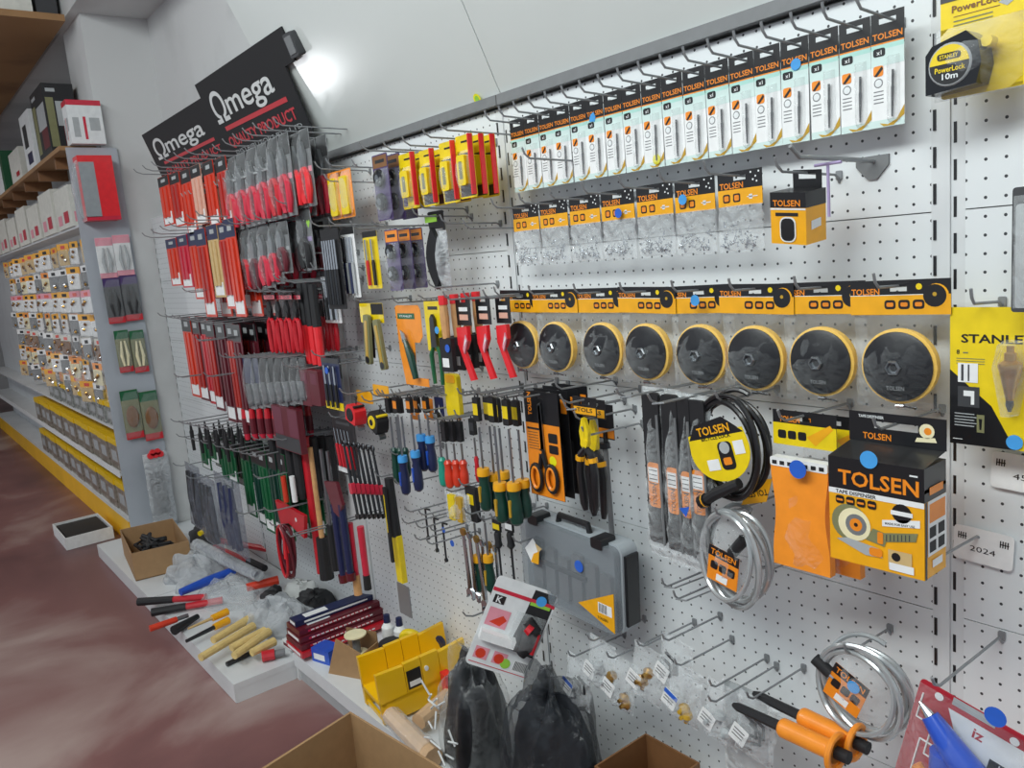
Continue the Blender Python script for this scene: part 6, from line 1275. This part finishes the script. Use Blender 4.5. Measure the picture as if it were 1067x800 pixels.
carton3('picture_box', 'large black picture carton on the wooden top board', -4.50, -4.15, -.34, -.20, .676, .34, 'softblack', prints=[(.35, .95, .4, .75, 'lightgrey'), (.5, .95, .12, .4, 'maroon'), (.05, .3, .1, .8, 'olive'), (.1, .4, .88, .93, 'lightgrey')])
carton3('picture_box', 'white and black picture carton left of the black one', -4.9, -4.6, -.345, -.22, .676, .30, 'white', prints=[(.2, .6, .4, .8, 'softblack'), (.3, .8, .1, .3, 'navy')])
carton3('small_box', 'small cream carton with a red mark on the top board', -5.5, -5.1, -.345, -.22, .676, .18, 'offwhite', prints=[(.5, .8, .15, .3, 'red')])
carton3('green_box', 'green and white carton at the left frame edge on the top board', -6.6, -5.8, -.345, -.22, .676, .26, 'green', prints=[(.6, .9, 0, 1, 'white')])
for k in range(8):
    carton3('white_carton', 'white pink printed carton under the wooden board, %s from the near end' % ORD[k], -4.42-.46*k, -4.03-.46*k, -.325, -.205, .311, .20+.03*(k % 2), 'offwhite', group='white cartons under the board', prints=[(.1, .35, .1, .35, 'pink'), (.5, .8, .12, .4, 'pinkred')])
# hanging small packs
def smallbag(kind, seed):
    m = MB(); c = [('amber', 'tan'), ('tolorange', 'cream'), ('offwhite', 'brown'), ('amber', 'paper'), ('pink', 'white'), ('paper', 'grey')][kind]
    rn = random.Random(seed); m.rrect(-.055, .055, 0, .001, -.035, 0, c[0], .003); m.rrect(-.048, .048, -.003, -.001, -.115, -.034, c[1], .006)
    for q in range(3): m.lathe([(.004, -.006), (.010, 0), (.004, .006)], ('chrome', 'brass', 'brown')[q], (rn.uniform(-.03, .03), -.010, -rn.uniform(.05, .1)), 'y', 8)
    m.rect(-.02, .02, -.028, -.010, -.0006, 'redorange' if kind % 2 == 0 else 'softblack')
    m.pillow(-.055, .055, -.125, -.03, 0, .016, PADBAG, seed, 4, 5, rough=.35); o = m.build('small_parts_bag'); return o
protos = [smallbag(k, k) for k in range(6)]; used = [False]*6
rows = [.245, .115, -.010, -.135, -.26, -.385, -.505]
for r, z in enumerate(rows):
    for c in range(15):
        k = (r*5+c*3+(c*r) % 4) % 6; n = 0
        if used[k]: o = protos[k].copy(); COL.objects.link(o)
        else: o = protos[k]; used[k] = True
        o.location = (-4.05-.19*c-.03*(r % 2), -.285-.018*((c+r) % 3), z); o.rotation_euler = (0, random.uniform(-.05, .05), random.uniform(.1, .5)); 
        tag(o, 'small clear parts bag, %s from the near end in the %s hanging row' % (ORD[c], ORD[r]), 'parts bag', 'small parts bags on the far shelving')
t = thing('hook_rack', 'row of hook rails behind the small parts bags', 'hook rail', (XN-.1, YB-.002, 0))
for z in rows: MB().box(-3.2, 0, -.010, 0, z-.002, z+.010, 'wire').build('rail', t, 0)
# boxes with yellow lids
def lidbox(w, h, d, seed, screw=False):
    t = thing('yellow_lid_box', '', 'parts box', (0, 0, 0)); MB().rrect(-w/2, w/2, -d, 0, 0, h*.8, 'screwmix' if screw else 'boxbrown', .004).build('box', t, 20)
    m = MB(); m.box(-w/2-.003, w/2+.003, -d-.003, .0, h*.8, h, 'lidyellow'); m.rect(-w*.3, w*.3, h*.25, h*.6, -d-.0006, 'lightgrey'); m.build('lid', t, 0); return t
def grain(name, a, b, sc):
    m = bpy.data.materials.new(name); m.use_nodes = True; nt = m.node_tree; B = nt.nodes['Principled BSDF']; B.inputs['Roughness'].default_value = .35
    v = nt.nodes.new('ShaderNodeTexVoronoi'); v.inputs['Scale'].default_value = sc; tc = nt.nodes.new('ShaderNodeTexCoord'); nt.links.new(tc.outputs['Object'], v.inputs['Vector'])
    r = nt.nodes.new('ShaderNodeValToRGB'); r.color_ramp.elements[0].color = (*lin(a), 1); r.color_ramp.elements[1].color = (*lin(b), 1); nt.links.new(v.outputs['Color'], r.inputs['Fac']); nt.links.new(r.outputs['Color'], B.inputs['Base Color']); MATS[name] = m
grain('screwmix', (40, 46, 46), (190, 194, 190), 70); grain('boxbrown', (88, 74, 60), (168, 160, 150), 50); M('lidyellow', (238, 196, 20), .4)
pb = lidbox(.20, .165, .125, 1); ps = lidbox(.20, .12, .11, 2, True); kb_, ks_ = children(pb), children(ps)
for r, (z, src, kk, nm, n, x0) in enumerate(((-.711, ps, ks_, 'middle', 9, -4.03), (-.939, pb, kb_, 'lower', 12, -4.03), (-1.179, pb, kb_, 'bottom', 12, -4.03))):
    for c in range(n):
        lab = 'yellow lidded parts box on the %s far shelf, %s from the near end' % (nm, ORD[c]); loc = (x0-.215*c, YB-.006-.005*(c % 2), z)
        if (r == 0 or r == 1) and c == 0: src.location = loc; tag(src, lab, None, 'yellow lidded boxes on the far shelving')
        else: dup(src, loc, lab, 'yellow lidded boxes on the far shelving', kids=kk)
for c in range(4): tag(MB().pillow(-.08, .08, 0, .13, 0, .04, BAG, c, 5, 5, False, .3).rrect(-.05, .05, -.01, 0, .01, .11, 'tolorange', .01).build('orange_bag', loc=(-4.6-.35*c, YF+.04, -.58)), 'bag with orange contents hanging above the middle far shelf, %s from the near end' % ORD[c], 'parts bag', 'orange bags above the middle shelf')
# tray on the floor
t = thing('floor_tray', 'low white tray with black contents on the floor by the yellow kick board', 'tray', (-4.31, -.485, FL+.001)); MB().box(-.18, .18, -.115, .115, 0, .006, 'white').build('bottom', t, 0)
for nm, a in (('near_side', (.174, .18, -.115, .115)), ('far_side', (-.18, -.174, -.115, .115)), ('front_side', (-.174, .174, -.115, -.109)), ('back_side', (-.174, .174, .109, .115))): MB().box(a[0], a[1], a[2], a[3], .006, .065, 'white').build(nm, t, 0)
tag(MB().rrect(-.16, .16, -.10, .10, .0, .05, 'softblack', .01).build('black_pouch', loc=(-4.31, -.485, FL+.009)), 'flat black pouch lying in the white floor tray', 'pouch')
# loft board over the far aisle
lp = PX(68, 22, -3.93)
tag(MB().box(XE-2, -3.93, lp.y-1.3, lp.y, lp.z, lp.z+.03, 'brown_board').build('loft_board', smooth=0), 'large brown loft board over the far aisle, top left', 'loft board')
for k in range(3): tag(MB().tube([(-4.6-1.6*k, lp.y-.2, lp.z+.03), (-4.6-1.6*k, lp.y-.2, CE)], .012, 'grey').build('loft_hanger'), 'steel rod hanging the loft board from the ceiling, %s' % ORD[k], 'hanger rod', 'loft hanger rods')
carton3('loft_carton', 'white carton standing on the loft board at the top left', -4.22, -3.98, lp.y-.29, lp.y-.12, lp.z+.031, .2, 'offwhite', cat='carton'); carton3('loft_carton', 'orange carton at the top left corner on the loft board', -4.22, -3.96, lp.y-.46, lp.y-.31, lp.z+.031, .2, 'orange', cat='carton'); carton3('loft_carton', 'dark grey carton on the loft board beside the pillar', -4.22, -4.0, lp.y-.10, lp.y-.01, lp.z+.031, .2, 'darkgrey', cat='carton')
# far end: dark stand and end items
t = thing('dark_stand', 'dark upright stand with hanging tools at the far left end of the aisle', 'stand', (-9.4, -.62, FL)); MB().box(-.1, .1, -.25, .25, 0, .06, 'softblack').build('foot', t, 0); MB().box(-.03, .03, -.22, .22, .06, 1.15, 'softblack').build('panel', t, 0)
for k in range(4): MB().tube([(.05, -.18+.12*k, .25), (.05, -.18+.12*k, 1.05)], .03, ('black', 'maroon', 'black', 'darkgrey')[k], 8).build('hanging_tool', t)
